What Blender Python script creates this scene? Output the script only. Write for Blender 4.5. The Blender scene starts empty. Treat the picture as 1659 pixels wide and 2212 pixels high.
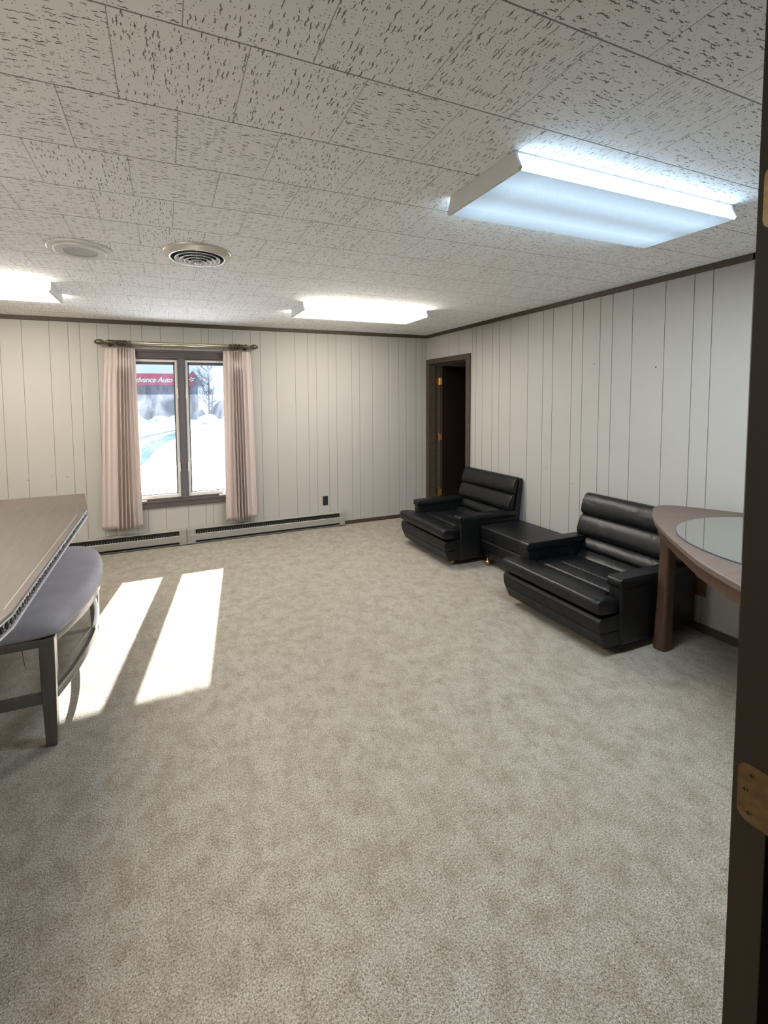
import bpy, bmesh, math, random
from mathutils import Vector, Matrix
random.seed(7)
sc = bpy.context.scene
COL = sc.collection
PI = math.pi

# ------------------------------------------------------------------ camera
CAM = Vector((-3.3247, -5.1273, 1.589))
R_ = Vector((0.930705, -0.365600, -0.011187))
U_ = Vector((0.031846, 0.050524, 0.998215))
F_ = Vector((0.364382, 0.929400, -0.058665))
cd = bpy.data.cameras.new('camera')
cam = bpy.data.objects.new('camera', cd)
COL.objects.link(cam)
mw = Matrix(((R_.x, U_.x, -F_.x, CAM.x), (R_.y, U_.y, -F_.y, CAM.y), (R_.z, U_.z, -F_.z, CAM.z), (0, 0, 0, 1)))
cam.matrix_world = mw
cd.sensor_fit = 'VERTICAL'
cd.sensor_height = 36.0
cd.lens = 949.42 / 2212 * 36.0
cd.shift_x = (829.5 - 727.99) / 2212
cd.shift_y = -(1106 - 919.71) / 2212
cd.clip_start = 0.02
cd.clip_end = 400
sc.camera = cam

# ------------------------------------------------------------------ world, sun, exposure
vs = sc.view_settings
sc.display_settings.display_device = 'sRGB'
vs.view_transform = 'Standard'
vs.look = 'None'
vs.gamma = 1.0
vs.use_curve_mapping = False
vs.exposure = 0.27
W = bpy.data.worlds.new('sky')
sc.world = W
W.use_nodes = True
bg = W.node_tree.nodes['Background']
bg.inputs['Color'].default_value = (0.66, 0.82, 1.0, 1)
bg.inputs['Strength'].default_value = 1.0
sd = bpy.data.lights.new('sun', 'SUN')
sd.energy = 32.0
sd.angle = math.radians(0.6)
sd.color = (1.0, 0.96, 0.90)
sun = bpy.data.objects.new('sun', sd)
COL.objects.link(sun)
sun.rotation_euler = Vector((-0.17, -1.0, -0.62)).to_track_quat('-Z', 'Y').to_euler()
sun.location = (3, 12, 8)
LAMP_COOL = (0.80, 0.91, 1.0)
LAMP_WARM = (1.0, 0.945, 0.87)
LAMP_AMBER = (1.0, 0.87, 0.70)
LAMP_POWER = dict(front=38.0, mid=34.0, left=33.0, side=44.0)


# ------------------------------------------------------------------ material helpers
def nmat(name):
    m = bpy.data.materials.new(name)
    m.use_nodes = True
    nt = m.node_tree
    return m, nt, nt.nodes['Principled BSDF']


class NB:
    """small node-graph builder"""
    def __init__(s, nt):
        s.nt = nt

    def n(s, t, **kw):
        nd = s.nt.nodes.new(t)
        for k, v in kw.items():
            setattr(nd, k, v)
        return nd

    def l(s, a, b):
        s.nt.links.new(a, b)

    def setin(s, sock, v):
        if isinstance(v, bpy.types.NodeSocket):
            s.l(v, sock)
        elif isinstance(v, (tuple, list)) and sock.type == 'RGBA' and len(v) == 3:
            sock.default_value = (*v, 1)
        else:
            sock.default_value = v

    def math(s, op, a, b=0.0, c=None):
        nd = s.n('ShaderNodeMath', operation=op)
        s.setin(nd.inputs[0], a)
        s.setin(nd.inputs[1], b)
        if c is not None:
            s.setin(nd.inputs[2], c)
        return nd.outputs[0]

    def comb(s, x, y, z=0.0):
        nd = s.n('ShaderNodeCombineXYZ')
        for i, v in enumerate((x, y, z)):
            s.setin(nd.inputs[i], v)
        return nd.outputs[0]

    def sep(s, v):
        nd = s.n('ShaderNodeSeparateXYZ')
        s.l(v, nd.inputs[0])
        return nd.outputs

    def coord(s, scale=(1, 1, 1)):
        tc = s.n('ShaderNodeTexCoord')
        if tuple(scale) == (1, 1, 1):
            return tc.outputs['Object']
        mp = s.n('ShaderNodeMapping')
        mp.inputs['Scale'].default_value = scale
        s.l(tc.outputs['Object'], mp.inputs['Vector'])
        return mp.outputs[0]

    def noise(s, v, scale=5, detail=2, rough=0.5, dist=0.0):
        nd = s.n('ShaderNodeTexNoise')
        s.l(v, nd.inputs['Vector'])
        nd.inputs['Scale'].default_value = scale
        nd.inputs['Detail'].default_value = detail
        nd.inputs['Roughness'].default_value = rough
        nd.inputs['Distortion'].default_value = dist
        return nd.outputs['Fac']

    def ramp(s, f, a, b, lo=0.0, hi=1.0):
        nd = s.n('ShaderNodeMapRange')
        nd.clamp = True
        s.setin(nd.inputs['Value'], f)
        nd.inputs['From Min'].default_value = a
        nd.inputs['From Max'].default_value = b
        nd.inputs['To Min'].default_value = lo
        nd.inputs['To Max'].default_value = hi
        return nd.outputs[0]

    def mix(s, f, a, b):
        nd = s.n('ShaderNodeMix', data_type='RGBA')
        s.setin(nd.inputs[0], f)
        s.setin(nd.inputs[6], a)
        s.setin(nd.inputs[7], b)
        return nd.outputs[2]

    def bump(s, h, strength=0.3, dist=0.01):
        nd = s.n('ShaderNodeBump')
        nd.inputs['Strength'].default_value = strength
        nd.inputs['Distance'].default_value = dist
        s.l(h, nd.inputs['Height'])
        return nd.outputs[0]


def simple(name, c1, c2=None, scale=8, stretch=(1, 1, 1), rough=0.5, metal=0.0, bump=0.0, bscale=None, bdist=0.003, spec=0.5,
           detail=4, lo=0.3, hi=0.7, sheen=0.0):
    m, nt, p = nmat(name)
    b = NB(nt)
    v = b.coord(stretch)
    f = b.noise(v, scale, detail, 0.6)
    c2 = c2 or tuple(x * 0.9 for x in c1)
    b.l(b.mix(b.ramp(f, lo, hi), c1, c2), p.inputs['Base Color'])
    p.inputs['Roughness'].default_value = rough
    p.inputs['Metallic'].default_value = metal
    p.inputs['Specular IOR Level'].default_value = spec
    if sheen:
        p.inputs['Sheen Weight'].default_value = sheen
        p.inputs['Sheen Roughness'].default_value = 0.4
    if bump:
        h = b.noise(v, bscale or scale * 3, 4, 0.6)
        b.l(b.bump(h, bump, bdist), p.inputs['Normal'])
    return m


M = {}
M['wall'] = simple('painted_panelling', (0.415, 0.404, 0.378), (0.398, 0.385, 0.358), scale=1.3, rough=0.6, bump=0.08, bscale=90, bdist=0.001, spec=0.3)
M['groove'] = simple('panel_groove', (0.26, 0.238, 0.203), (0.30, 0.28, 0.24), scale=6, rough=0.8, spec=0.2)
M['plain_wall'] = simple('plain_painted_wall', (0.50, 0.47, 0.42), scale=1.3, rough=0.7, spec=0.3)
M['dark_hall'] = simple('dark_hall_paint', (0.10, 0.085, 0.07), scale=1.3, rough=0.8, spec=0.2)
M['trim'] = simple('dark_brown_trim', (0.075, 0.058, 0.040), (0.055, 0.042, 0.030), scale=5, stretch=(1, 1, 8), rough=0.5, spec=0.3)
M['door'] = simple('dark_brown_door', (0.034, 0.022, 0.015), (0.026, 0.017, 0.012), scale=3, stretch=(6, 6, 0.6), rough=0.45, spec=0.35)
M['door_edge'] = simple('olive_brown_door_edge', (0.032, 0.025, 0.015), (0.026, 0.020, 0.013), scale=3, stretch=(6, 6, 0.6), rough=0.6, spec=0.2)
M['window_wood'] = simple('dark_window_wood', (0.100, 0.083, 0.078), (0.060, 0.049, 0.047), scale=9, stretch=(1, 4, 14), rough=0.45, bump=0.1)
M['window_wood_v'] = simple('flare_tinted_wood', (0.115, 0.106, 0.126), (0.085, 0.078, 0.095), scale=9, stretch=(14, 4, 1), rough=0.45, bump=0.1)  # bluish window flare is painted into this wood colour
M['sash_white'] = simple('white_sash', (0.72, 0.71, 0.66), rough=0.4)
M['gasket'] = simple('dark_gasket', (0.07, 0.075, 0.10), rough=0.6)
M['white_metal'] = simple('white_enamel', (0.74, 0.74, 0.73), (0.70, 0.70, 0.69), rough=0.35)
M['grey_metal'] = simple('pale_grey_enamel', (0.66, 0.66, 0.65), rough=0.4)
M['diffuser_metal'] = simple('worn_aluminium_paint', (0.72, 0.70, 0.66), (0.64, 0.62, 0.57), rough=0.25, metal=0.35)
M['black'] = simple('matt_black', (0.012, 0.012, 0.014), rough=0.8, spec=0.2)
M['heater'] = simple('beige_heater_enamel', (0.30, 0.29, 0.265), (0.28, 0.27, 0.245), rough=0.4)
M['heater_dark'] = simple('heater_slot_dark', (0.02, 0.022, 0.028), rough=0.6)
M['fin'] = simple('heater_fin', (0.20, 0.19, 0.16), rough=0.45, metal=0.5)
M['outlet'] = simple('dark_outlet_plastic', (0.02, 0.02, 0.024), rough=0.4)
M['tan_plate'] = simple('brown_outlet_plate', (0.20, 0.115, 0.05), (0.15, 0.085, 0.04), rough=0.45)
M['brass'] = simple('brass', (0.75, 0.52, 0.24), (0.60, 0.40, 0.17), scale=40, rough=0.3, metal=1.0)
M['brass_worn'] = simple('worn_brass_leaf', (0.20, 0.115, 0.045), (0.10, 0.06, 0.025), scale=60, rough=0.45, metal=0.55, bump=0.3, bscale=90, bdist=0.0006)
M['chrome'] = simple('chrome', (0.80, 0.78, 0.72), rough=0.12, metal=1.0)
M['rod'] = simple('champagne_rod', (0.52, 0.50, 0.38), (0.46, 0.43, 0.31), scale=10, rough=0.28, metal=0.75)
M['rod_dark'] = simple('antique_bronze', (0.15, 0.125, 0.08), (0.09, 0.075, 0.05), scale=60, rough=0.35, metal=0.7)
M['bench_wood'] = simple('charcoal_stained_wood', (0.075, 0.068, 0.066), (0.055, 0.05, 0.05), scale=6, stretch=(6, 6, 1), rough=0.25, spec=0.7)
_p = M['bench_wood'].node_tree.nodes['Principled BSDF']
_p.inputs['Coat Weight'].default_value = 1.0
_p.inputs['Coat Roughness'].default_value = 0.14
_p.inputs['Coat IOR'].default_value = 1.7
M['bench_fabric'] = simple('grey_velvet', (0.34, 0.325, 0.375), (0.265, 0.255, 0.29), scale=5, rough=0.85, sheen=0.6, bump=0.1, bscale=240, bdist=0.001, lo=0.35, hi=0.65)
M['bead'] = simple('pale_highlight_bead', (0.55, 0.55, 0.60), rough=0.25, spec=0.8)  # window highlight on the bead, put into its pale colour


def mat_vinyl():
    m, nt, p = nmat('black_vinyl')
    b = NB(nt)
    v = b.coord()
    p.inputs['Base Color'].default_value = (0.0045, 0.005, 0.006, 1)
    p.inputs['Roughness'].default_value = 0.37
    p.inputs['Specular IOR Level'].default_value = 0.40
    h = b.math('ADD', b.noise(v, 7, 3, 0.55, 0.6), b.math('MULTIPLY', b.noise(v, 260, 2), 0.06))
    b.l(b.bump(h, 0.35, 0.02), p.inputs['Normal'])
    return m


M['vinyl'] = mat_vinyl()


def mat_wood_top(name, c1, c2, axis, scale=1.0, rough=0.35, coat=0.15):
    m, nt, p = nmat(name)
    b = NB(nt)
    st = (3, 30, 30) if axis == 'x' else ((30, 3, 30) if axis == 'y' else (30, 30, 3))
    v = b.coord(tuple(q * scale for q in st))
    big = b.coord((1.6, 1.6, 1.6))
    f1 = b.noise(v, 1.0, 5, 0.65, 0.8)
    f2 = b.noise(big, 1.0, 2)
    f = b.math('ADD', b.math('MULTIPLY', f1, 0.75), b.math('MULTIPLY', f2, 0.25))
    b.l(b.mix(b.ramp(f, 0.35, 0.65), c1, c2), p.inputs['Base Color'])
    p.inputs['Roughness'].default_value = rough
    p.inputs['Coat Weight'].default_value = coat
    p.inputs['Coat Roughness'].default_value = 0.2
    b.l(b.bump(f1, 0.08, 0.002), p.inputs['Normal'])
    return m


M['table_top'] = mat_wood_top('greyish_walnut_top', (0.088, 0.071, 0.060), (0.058, 0.046, 0.039), 'y', rough=0.55)
M['half_top'] = mat_wood_top('brown_laminate_top', (0.145, 0.108, 0.088), (0.115, 0.084, 0.068), 'x', rough=0.55, coat=0.0)
M['half_wood'] = mat_wood_top('reddish_brown_wood', (0.090, 0.045, 0.025), (0.058, 0.029, 0.017), 'z', rough=0.5, coat=0.0)


def mat_carved():
    m, nt, p = nmat('carved_dark_wood')
    b = NB(nt)
    p.inputs['Base Color'].default_value = (0.075, 0.055, 0.05, 1)
    p.inputs['Roughness'].default_value = 0.18
    p.inputs['Specular IOR Level'].default_value = 1.0
    p.inputs['Coat Weight'].default_value = 1.0
    p.inputs['Coat Roughness'].default_value = 0.08
    return m


M['carved'] = mat_carved()


def mat_carpet():
    m, nt, p = nmat('beige_carpet_pile')
    b = NB(nt)
    v = b.coord()
    big = b.noise(v, 1.1, 3, 0.6)
    mid = b.noise(v, 9.0, 5, 0.68, 0.0)
    bl = b.noise(b.coord((1.0, 0.7, 1.0)), 21.0, 4, 0.65)
    fine = b.noise(v, 170, 2, 0.7)
    fine2 = b.noise(v, 420, 1, 0.6)
    base = b.mix(b.ramp(big, 0.3, 0.7), (0.393, 0.364, 0.312), (0.378, 0.340, 0.278))
    base = b.mix(b.ramp(mid, 0.42, 0.72), base, (0.280, 0.242, 0.188))
    base = b.mix(b.ramp(bl, 0.50, 0.72, 0, 0.75), base, (0.246, 0.209, 0.153))
    g = b.math('ADD', b.math('MULTIPLY', fine, 0.65), b.math('MULTIPLY', fine2, 0.35))
    k = b.ramp(g, 0.35, 0.65, 0.34, 1.58)
    mul = b.n('ShaderNodeMix', data_type='RGBA', blend_type='MULTIPLY')
    mul.inputs[0].default_value = 1.0
    b.l(base, mul.inputs[6])
    b.l(b.comb(k, k, k), mul.inputs[7])
    b.l(mul.outputs[2], p.inputs['Base Color'])
    p.inputs['Roughness'].default_value = 0.95
    p.inputs['Specular IOR Level'].default_value = 0.1
    p.inputs['Sheen Weight'].default_value = 0.12
    hh = b.math('ADD', g, b.math('MULTIPLY', mid, 0.25))
    b.l(b.bump(hh, 0.9, 0.010), p.inputs['Normal'])
    return m


M['carpet'] = mat_carpet()


def mat_ceiling():
    m, nt, p = nmat('fissured_ceiling_tile')
    b = NB(nt)
    A, OX, OY = 0.3124, -3.4156, -4.0246
    s = b.sep(b.coord())
    x1 = b.math('DIVIDE', b.math('SUBTRACT', s[0], OX), A)
    y1 = b.math('DIVIDE', b.math('SUBTRACT', s[1], OY), A)
    row = b.math('FLOOR', y1)
    odd = b.math('FLOORED_MODULO', row, 2.0)
    x2 = b.math('SUBTRACT', x1, b.math('MULTIPLY', odd, 0.5))
    colm = b.math('FLOOR', x2)
    fx = b.math('SUBTRACT', x2, colm)
    fy = b.math('SUBTRACT', y1, row)
    wn = b.n('ShaderNodeTexWhiteNoise', noise_dimensions='2D')
    b.l(b.comb(colm, row), wn.inputs['Vector'])
    rc = b.sep(wn.outputs['Color'])
    sw = b.math('GREATER_THAN', rc[0], 0.55)

    def lerp(a_, b_, t):
        return b.math('ADD', b.math('MULTIPLY', a_, b.math('SUBTRACT', 1.0, t)), b.math('MULTIPLY', b_, t))
    u = b.math('MULTIPLY', lerp(fx, fy, sw), A)
    w = b.math('MULTIPLY', lerp(fy, fx, sw), A)
    off = b.math('MULTIPLY', rc[1], 37.0)
    off2 = b.math('MULTIPLY', rc[2], 53.0)

    def vec(su, sw_, o=0.0):
        return b.comb(b.math('ADD', b.math('MULTIPLY', u, su), off), b.math('ADD', b.math('MULTIPLY', w, sw_), off2), o)
    jag = b.math('SUBTRACT', b.noise(b.comb(b.math('MULTIPLY', u, 95), b.math('MULTIPLY', w, 60), off), 1.0, 1.0, 0.5), 0.5)

    def dashes(su, sw_, L, T, keep, o, ja):
        """short ragged slits, one to a cell: cells per metre su, sw_; half length L, half thickness T"""
        ww = b.math('ADD', w, b.math('MULTIPLY', jag, ja))
        vv = b.comb(b.math('ADD', b.math('MULTIPLY', u, su), b.math('ADD', off, o)), b.math('ADD', b.math('MULTIPLY', ww, sw_), b.math('ADD', off2, o)))
        vo = b.n('ShaderNodeTexVoronoi', voronoi_dimensions='2D')
        b.l(vv, vo.inputs['Vector'])
        vo.inputs['Scale'].default_value = 1.0
        vo.inputs['Randomness'].default_value = 0.85
        p0, p1 = b.sep(vv), b.sep(vo.outputs['Position'])
        cr = b.sep(vo.outputs['Color'])
        lr = b.math('MULTIPLY_ADD', cr[1], L * 0.75, L * 0.35)
        du = b.math('DIVIDE', b.math('DIVIDE', b.math('SUBTRACT', p0[0], p1[0]), su), lr)
        dw = b.math('DIVIDE', b.math('SUBTRACT', p0[1], p1[1]), sw_ * T)
        q = b.math('ADD', b.math('MULTIPLY', du, du), b.math('MULTIPLY', dw, dw))
        return b.math('MULTIPLY', b.ramp(q, 0.6, 1.3, 1, 0), b.math('LESS_THAN', cr[0], keep))
    big_d = dashes(26, 66, 0.017, 0.0017, 0.36, 0.0, 0.011)
    sml_d = dashes(44, 90, 0.009, 0.0013, 0.24, 7.3, 0.008)
    dots = dashes(110, 110, 0.0018, 0.0016, 0.36, 3.1, 0.002)
    hole = b.math('MAXIMUM', b.math('MAXIMUM', big_d, sml_d), b.math('MULTIPLY', dots, 0.85))
    ey = b.math('MINIMUM', fy, b.math('SUBTRACT', 1.0, fy))
    ex = b.math('MINIMUM', fx, b.math('SUBTRACT', 1.0, fx))
    jy = b.ramp(ey, 0.004, 0.009, 1, 0)
    jx = b.ramp(ex, 0.0022, 0.0055, 0.8, 0)
    joint = b.math('MAXIMUM', jx, jy)
    tint = b.noise(b.coord(), 0.9, 2)
    base = b.mix(b.ramp(tint, 0.35, 0.7), (0.915, 0.925, 0.94), (0.91, 0.91, 0.90))
    c = b.mix(b.math('MULTIPLY', hole, 0.92), base, (0.17, 0.153, 0.13))
    c = b.mix(b.math('MULTIPLY', joint, 0.9), c, (0.20, 0.18, 0.165))
    b.l(c, p.inputs['Base Color'])
    p.inputs['Roughness'].default_value = 0.9
    p.inputs['Specular IOR Level'].default_value = 0.15
    h = b.math('SUBTRACT', 1.0, b.math('MAXIMUM', hole, joint))
    h = b.math('ADD', h, b.math('MULTIPLY', b.noise(b.coord(), 260, 2), 0.12))
    b.l(b.bump(h, 0.35, 0.003), p.inputs['Normal'])
    return m


M['ceiling'] = mat_ceiling()


def mat_curtain():
    m, nt, p = nmat('dusty_pink_curtain')
    b = NB(nt)
    nt.nodes.remove(p)
    v = b.coord((60, 60, 6))
    f = b.noise(v, 4, 3, 0.6)
    c = b.mix(f, (0.62, 0.535, 0.51), (0.56, 0.48, 0.455))
    d = b.n('ShaderNodeBsdfDiffuse')
    t = b.n('ShaderNodeBsdfTranslucent')
    b.l(c, d.inputs['Color'])
    t.inputs['Color'].default_value = (0.70, 0.58, 0.48, 1)
    nb = b.bump(b.noise(b.coord((1, 1, 1)), 350, 2), 0.15, 0.001)
    b.l(nb, d.inputs['Normal'])
    mx = b.n('ShaderNodeMixShader')
    mx.inputs[0].default_value = 0.10
    b.l(d.outputs[0], mx.inputs[1])
    b.l(t.outputs[0], mx.inputs[2])
    b.l(mx.outputs[0], nt.nodes['Material Output'].inputs['Surface'])
    return m


M['curtain'] = mat_curtain()


def mat_pane():
    m, nt, p = nmat('dusty_window_glass')
    b = NB(nt)
    nt.nodes.remove(p)
    tr = b.n('ShaderNodeBsdfTransparent')
    tr.inputs['Color'].default_value = (0.94, 0.96, 0.98, 1)
    tl = b.n('ShaderNodeBsdfTranslucent')
    tl.inputs['Color'].default_value = (0.72, 0.82, 1.0, 1)
    gl = b.n('ShaderNodeBsdfGlossy')
    gl.inputs['Roughness'].default_value = 0.02
    f = b.noise(b.coord((3, 1, 1.6)), 2.2, 4, 0.6, 0.5)
    # glare painted as a milky patch high on the right-hand pane
    sp_ = b.sep(b.coord())
    dx_ = b.math('DIVIDE', b.math('SUBTRACT', sp_[0], 0.46), 0.17)
    dz_ = b.math('DIVIDE', b.math('SUBTRACT', sp_[2], 1.42), 0.24)
    rr_ = b.math('ADD', b.math('ADD', b.math('MULTIPLY', dx_, dx_), b.math('MULTIPLY', dz_, dz_)), b.math('MULTIPLY', b.math('SUBTRACT', b.noise(b.coord((6, 1, 6)), 1.5, 4, 0.65, 0.8), 0.5), 1.6))
    glare_haze = b.ramp(rr_, 0.15, 1.3, 0.20, 0.0)
    fac = b.math('ADD', b.ramp(f, 0.42, 0.80, 0.015, 0.07), glare_haze)
    m1 = b.n('ShaderNodeMixShader')
    b.l(fac, m1.inputs[0])
    b.l(tr.outputs[0], m1.inputs[1])
    b.l(tl.outputs[0], m1.inputs[2])
    m2 = b.n('ShaderNodeMixShader')
    m2.inputs[0].default_value = 0.04
    b.l(m1.outputs[0], m2.inputs[1])
    b.l(gl.outputs[0], m2.inputs[2])
    b.l(m2.outputs[0], nt.nodes['Material Output'].inputs['Surface'])
    return m


M['pane'] = mat_pane()


def mat_mirror():
    m, nt, p = nmat('mirror_glass_disc')
    b = NB(nt)
    p.inputs['Base Color'].default_value = (0.60, 0.63, 0.61, 1)
    p.inputs['Metallic'].default_value = 1.0
    p.inputs['Roughness'].default_value = 0.03
    f = b.noise(b.coord(), 30, 3)
    b.l(b.ramp(f, 0.3, 0.8, 0.02, 0.07), p.inputs['Roughness'])
    return m


M['mirror'] = mat_mirror()


def mat_lens(name, color, strength, ridge, side):
    m, nt, p = nmat(name)
    b = NB(nt)
    p.inputs['Base Color'].default_value = (0.25, 0.26, 0.27, 1)
    p.inputs['Roughness'].default_value = 0.25
    s = b.sep(b.coord())
    wv = b.math('SINE', b.math('MULTIPLY', s[0], ridge))
    wv2 = b.math('SINE', b.math('MULTIPLY', s[1], ridge))
    b.l(b.bump(b.math('MULTIPLY', wv, wv2), 0.4, 0.002), p.inputs['Normal'])
    # two fluorescent tubes lie behind the prismatic lens at y = +-0.1
    ay = b.math('ABSOLUTE', b.math('SUBTRACT', b.math('ABSOLUTE', s[1]), 0.10))
    tube = b.ramp(ay, 0.0, 0.09, 1.0, 0.62)
    endf = b.ramp(b.math('ABSOLUTE', s[0]), 0.50, 0.61, 1.0, 0.75)
    tex = b.ramp(b.math('MULTIPLY', wv, wv2), -1, 1, 0.93, 1.05)
    st = b.math('MULTIPLY', b.math('MULTIPLY', b.math('MULTIPLY', tube, endf), tex), strength)
    # the flanks of the lens stand right beside the tubes
    nz = b.math('ABSOLUTE', b.sep(b.n('ShaderNodeNewGeometry').outputs['True Normal'])[2])
    st = b.math('MULTIPLY', st, b.ramp(nz, 0.55, 0.9, side, 1.0))
    p.inputs['Emission Color'].default_value = (*color, 1)
    b.l(st, p.inputs['Emission Strength'])
    return m


M['lens_cool'] = mat_lens('cool_prismatic_lens', (0.58, 0.80, 1.0), 0.88, 900, 9.0)
M['lens_warm'] = mat_lens('warm_prismatic_lens', (1.0, 0.95, 0.83), 1.6, 900, 26.0)

M['snow'] = simple('snow', (0.86, 0.88, 0.92), (0.80, 0.84, 0.90), scale=0.4, rough=1.0, spec=0.0, bump=0.2, bscale=3, bdist=0.05)
M['slush'] = simple('bluish_slush_track', (0.045, 0.085, 0.14), (0.07, 0.12, 0.18), scale=1.5, rough=1.0, spec=0.0)
M['asphalt'] = simple('wet_asphalt', (0.35, 0.40, 0.46), (0.55, 0.60, 0.66), scale=0.8, rough=1.0, spec=0.0)
M['store_wall'] = simple('grey_brick_store_wall', (0.05, 0.052, 0.075), (0.11, 0.115, 0.15), scale=3.5, rough=0.8, lo=0.42, hi=0.62)
M['store_base'] = simple('store_plinth', (0.09, 0.11, 0.14), scale=1.2, rough=0.8)
M['sign_red'] = simple('red_sign_panel', (0.36, 0.012, 0.05), (0.32, 0.015, 0.055), scale=0.5, rough=0.5)
M['sign_white'] = simple('white_sign_letter', (0.55, 0.56, 0.50), rough=0.5)
M['sign_black'] = simple('black_flag_check', (0.03, 0.03, 0.05), rough=0.5)
M['bark'] = simple('dark_bark', (0.06, 0.06, 0.075), rough=0.9)
M['shrub'] = simple('dark_evergreen', (0.04, 0.055, 0.075), (0.08, 0.09, 0.11), scale=3, rough=0.9)
M['stucco'] = simple('outer_wall_render', (0.45, 0.42, 0.38), rough=0.8)


# ------------------------------------------------------------------ geometry helpers
def new(name, bm, mats, parent=None, smooth=False, bevel=0.0, seg=2, angle=40, subsurf=0):
    me = bpy.data.meshes.new(name)
    bmesh.ops.recalc_face_normals(bm, faces=bm.faces)
    bm.to_mesh(me)
    bm.free()
    if not isinstance(mats, (list, tuple)):
        mats = [mats]
    for m_ in mats:
        me.materials.append(M[m_] if isinstance(m_, str) else m_)
    o = bpy.data.objects.new(name, me)
    COL.objects.link(o)
    if parent is not None:
        o.parent = parent
    if smooth:
        me.polygons.foreach_set('use_smooth', [True] * len(me.polygons))
    if bevel:
        md = o.modifiers.new('bevel', 'BEVEL')
        md.width = bevel
        md.segments = seg
        md.limit_method = 'ANGLE'
        md.angle_limit = math.radians(angle)
        md.harden_normals = False
        me.polygons.foreach_set('use_smooth', [True] * len(me.polygons))
        wn = o.modifiers.new('wn', 'WEIGHTED_NORMAL')
        wn.keep_sharp = True
    if subsurf:
        md = o.modifiers.new('sub', 'SUBSURF')
        md.levels = subsurf
        md.render_levels = subsurf
    return o


def B():
    return bmesh.new()


def box(bm, x0, x1, y0, y1, z0, z1, mi=0):
    vs_ = [bm.verts.new(c) for c in ((x0, y0, z0), (x1, y0, z0), (x1, y1, z0), (x0, y1, z0), (x0, y0, z1), (x1, y0, z1), (x1, y1, z1), (x0, y1, z1))]
    for f in ((0, 3, 2, 1), (4, 5, 6, 7), (0, 1, 5, 4), (1, 2, 6, 5), (2, 3, 7, 6), (3, 0, 4, 7)):
        fc = bm.faces.new([vs_[i] for i in f])
        fc.material_index = mi
    return vs_


def loft(bm, rings, closed=True, cap=True, mi=0):
    """rings: list of lists of points, same length"""
    rv = [[bm.verts.new(p) for p in r] for r in rings]
    n = len(rv[0])
    for a, b_ in zip(rv, rv[1:]):
        for i in range(n if closed else n - 1):
            j = (i + 1) % n
            f = bm.faces.new((a[i], a[j], b_[j], b_[i]))
            f.material_index = mi
    if cap and closed:
        f = bm.faces.new(list(reversed(rv[0])))
        f.material_index = mi
        f = bm.faces.new(rv[-1])
        f.material_index = mi
    return rv


def frame_of(d):
    d = Vector(d).normalized()
    a = Vector((0, 0, 1)) if abs(d.z) < 0.9 else Vector((1, 0, 0))
    u = d.cross(a).normalized()
    return u, d.cross(u).normalized()


def tube(bm, pts, radii, seg=12, mi=0):
    pts = [Vector(p) for p in pts]
    if not isinstance(radii, (list, tuple)):
        radii = [radii] * len(pts)
    rings = []
    for i, p in enumerate(pts):
        d = pts[min(i + 1, len(pts) - 1)] - pts[max(i - 1, 0)]
        u, v = frame_of(d)
        rings.append([p + (u * math.cos(2 * PI * k / seg) + v * math.sin(2 * PI * k / seg)) * radii[i] for k in range(seg)])
    loft(bm, rings, mi=mi)


def lathe(bm, prof, axis='z', at=(0, 0, 0), seg=32, mi=0, cap=True):
    """prof: (radius, height) list"""
    rings = []
    for r, h in prof:
        ring = []
        for k in range(seg):
            c, s = math.cos(2 * PI * k / seg) * r, math.sin(2 * PI * k / seg) * r
            p = {'z': (c, s, h), 'x': (h, c, s), 'y': (s, h, c)}[axis]
            ring.append((p[0] + at[0], p[1] + at[1], p[2] + at[2]))
        rings.append(ring)
    loft(bm, rings, cap=cap, mi=mi)


def torus(bm, at, R, r, axis='x', seg=20, ms=8):
    rings = []
    for i in range(seg):
        a = 2 * PI * i / seg
        ring = []
        for j in range(ms):
            b_ = 2 * PI * j / ms
            rr = R + r * math.cos(b_)
            p = {'x': (r * math.sin(b_), rr * math.cos(a), rr * math.sin(a)), 'z': (rr * math.cos(a), rr * math.sin(a), r * math.sin(b_))}[axis]
            ring.append((p[0] + at[0], p[1] + at[1], p[2] + at[2]))
        rings.append(ring)
    rings.append(rings[0])
    loft(bm, rings, cap=False)
    bmesh.ops.remove_doubles(bm, verts=bm.verts, dist=1e-6)


def roll(bm, prof, y0, y1, rnd=0.03, shrink=0.35, st=5):
    """soft upholstered bar: closed (x,z) profile swept along y, its ends drawn in"""
    cx = sum(p[0] for p in prof) / len(prof)
    cz = sum(p[1] for p in prof) / len(prof)
    ys = []
    for i in range(st + 1):
        t = i / st
        a = t * PI / 2
        ys.append((y0 + rnd * (1 - math.cos(a)), 1 - shrink * (1 - math.sin(a))))
    n = 6
    for i in range(1, n):
        ys.append((y0 + rnd + (y1 - y0 - 2 * rnd) * i / n, 1.0))
    for i in range(st, -1, -1):
        t = i / st
        a = t * PI / 2
        ys.append((y1 - rnd * (1 - math.cos(a)), 1 - shrink * (1 - math.sin(a))))
    rings = [[(cx + (x - cx) * s, y, cz + (z - cz) * s) for x, z in prof] for y, s in ys]
    loft(bm, rings)


def rrect(x0, x1, z0, z1, r, n=4):
    """rounded rectangle profile; r = (bl, br, tr, tl)"""
    if not isinstance(r, (list, tuple)):
        r = (r,) * 4
    out = []
    for (cx, cz, a0, rr) in ((x0 + r[0], z0 + r[0], PI, r[0]), (x1 - r[1], z0 + r[1], 1.5 * PI, r[1]), (x1 - r[2], z1 - r[2], 0, r[2]), (x0 + r[3], z1 - r[3], 0.5 * PI, r[3])):
        for i in range(n + 1):
            a = a0 + i / n * PI / 2
            out.append((cx + rr * math.cos(a), cz + rr * math.sin(a)))
    return out


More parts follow.
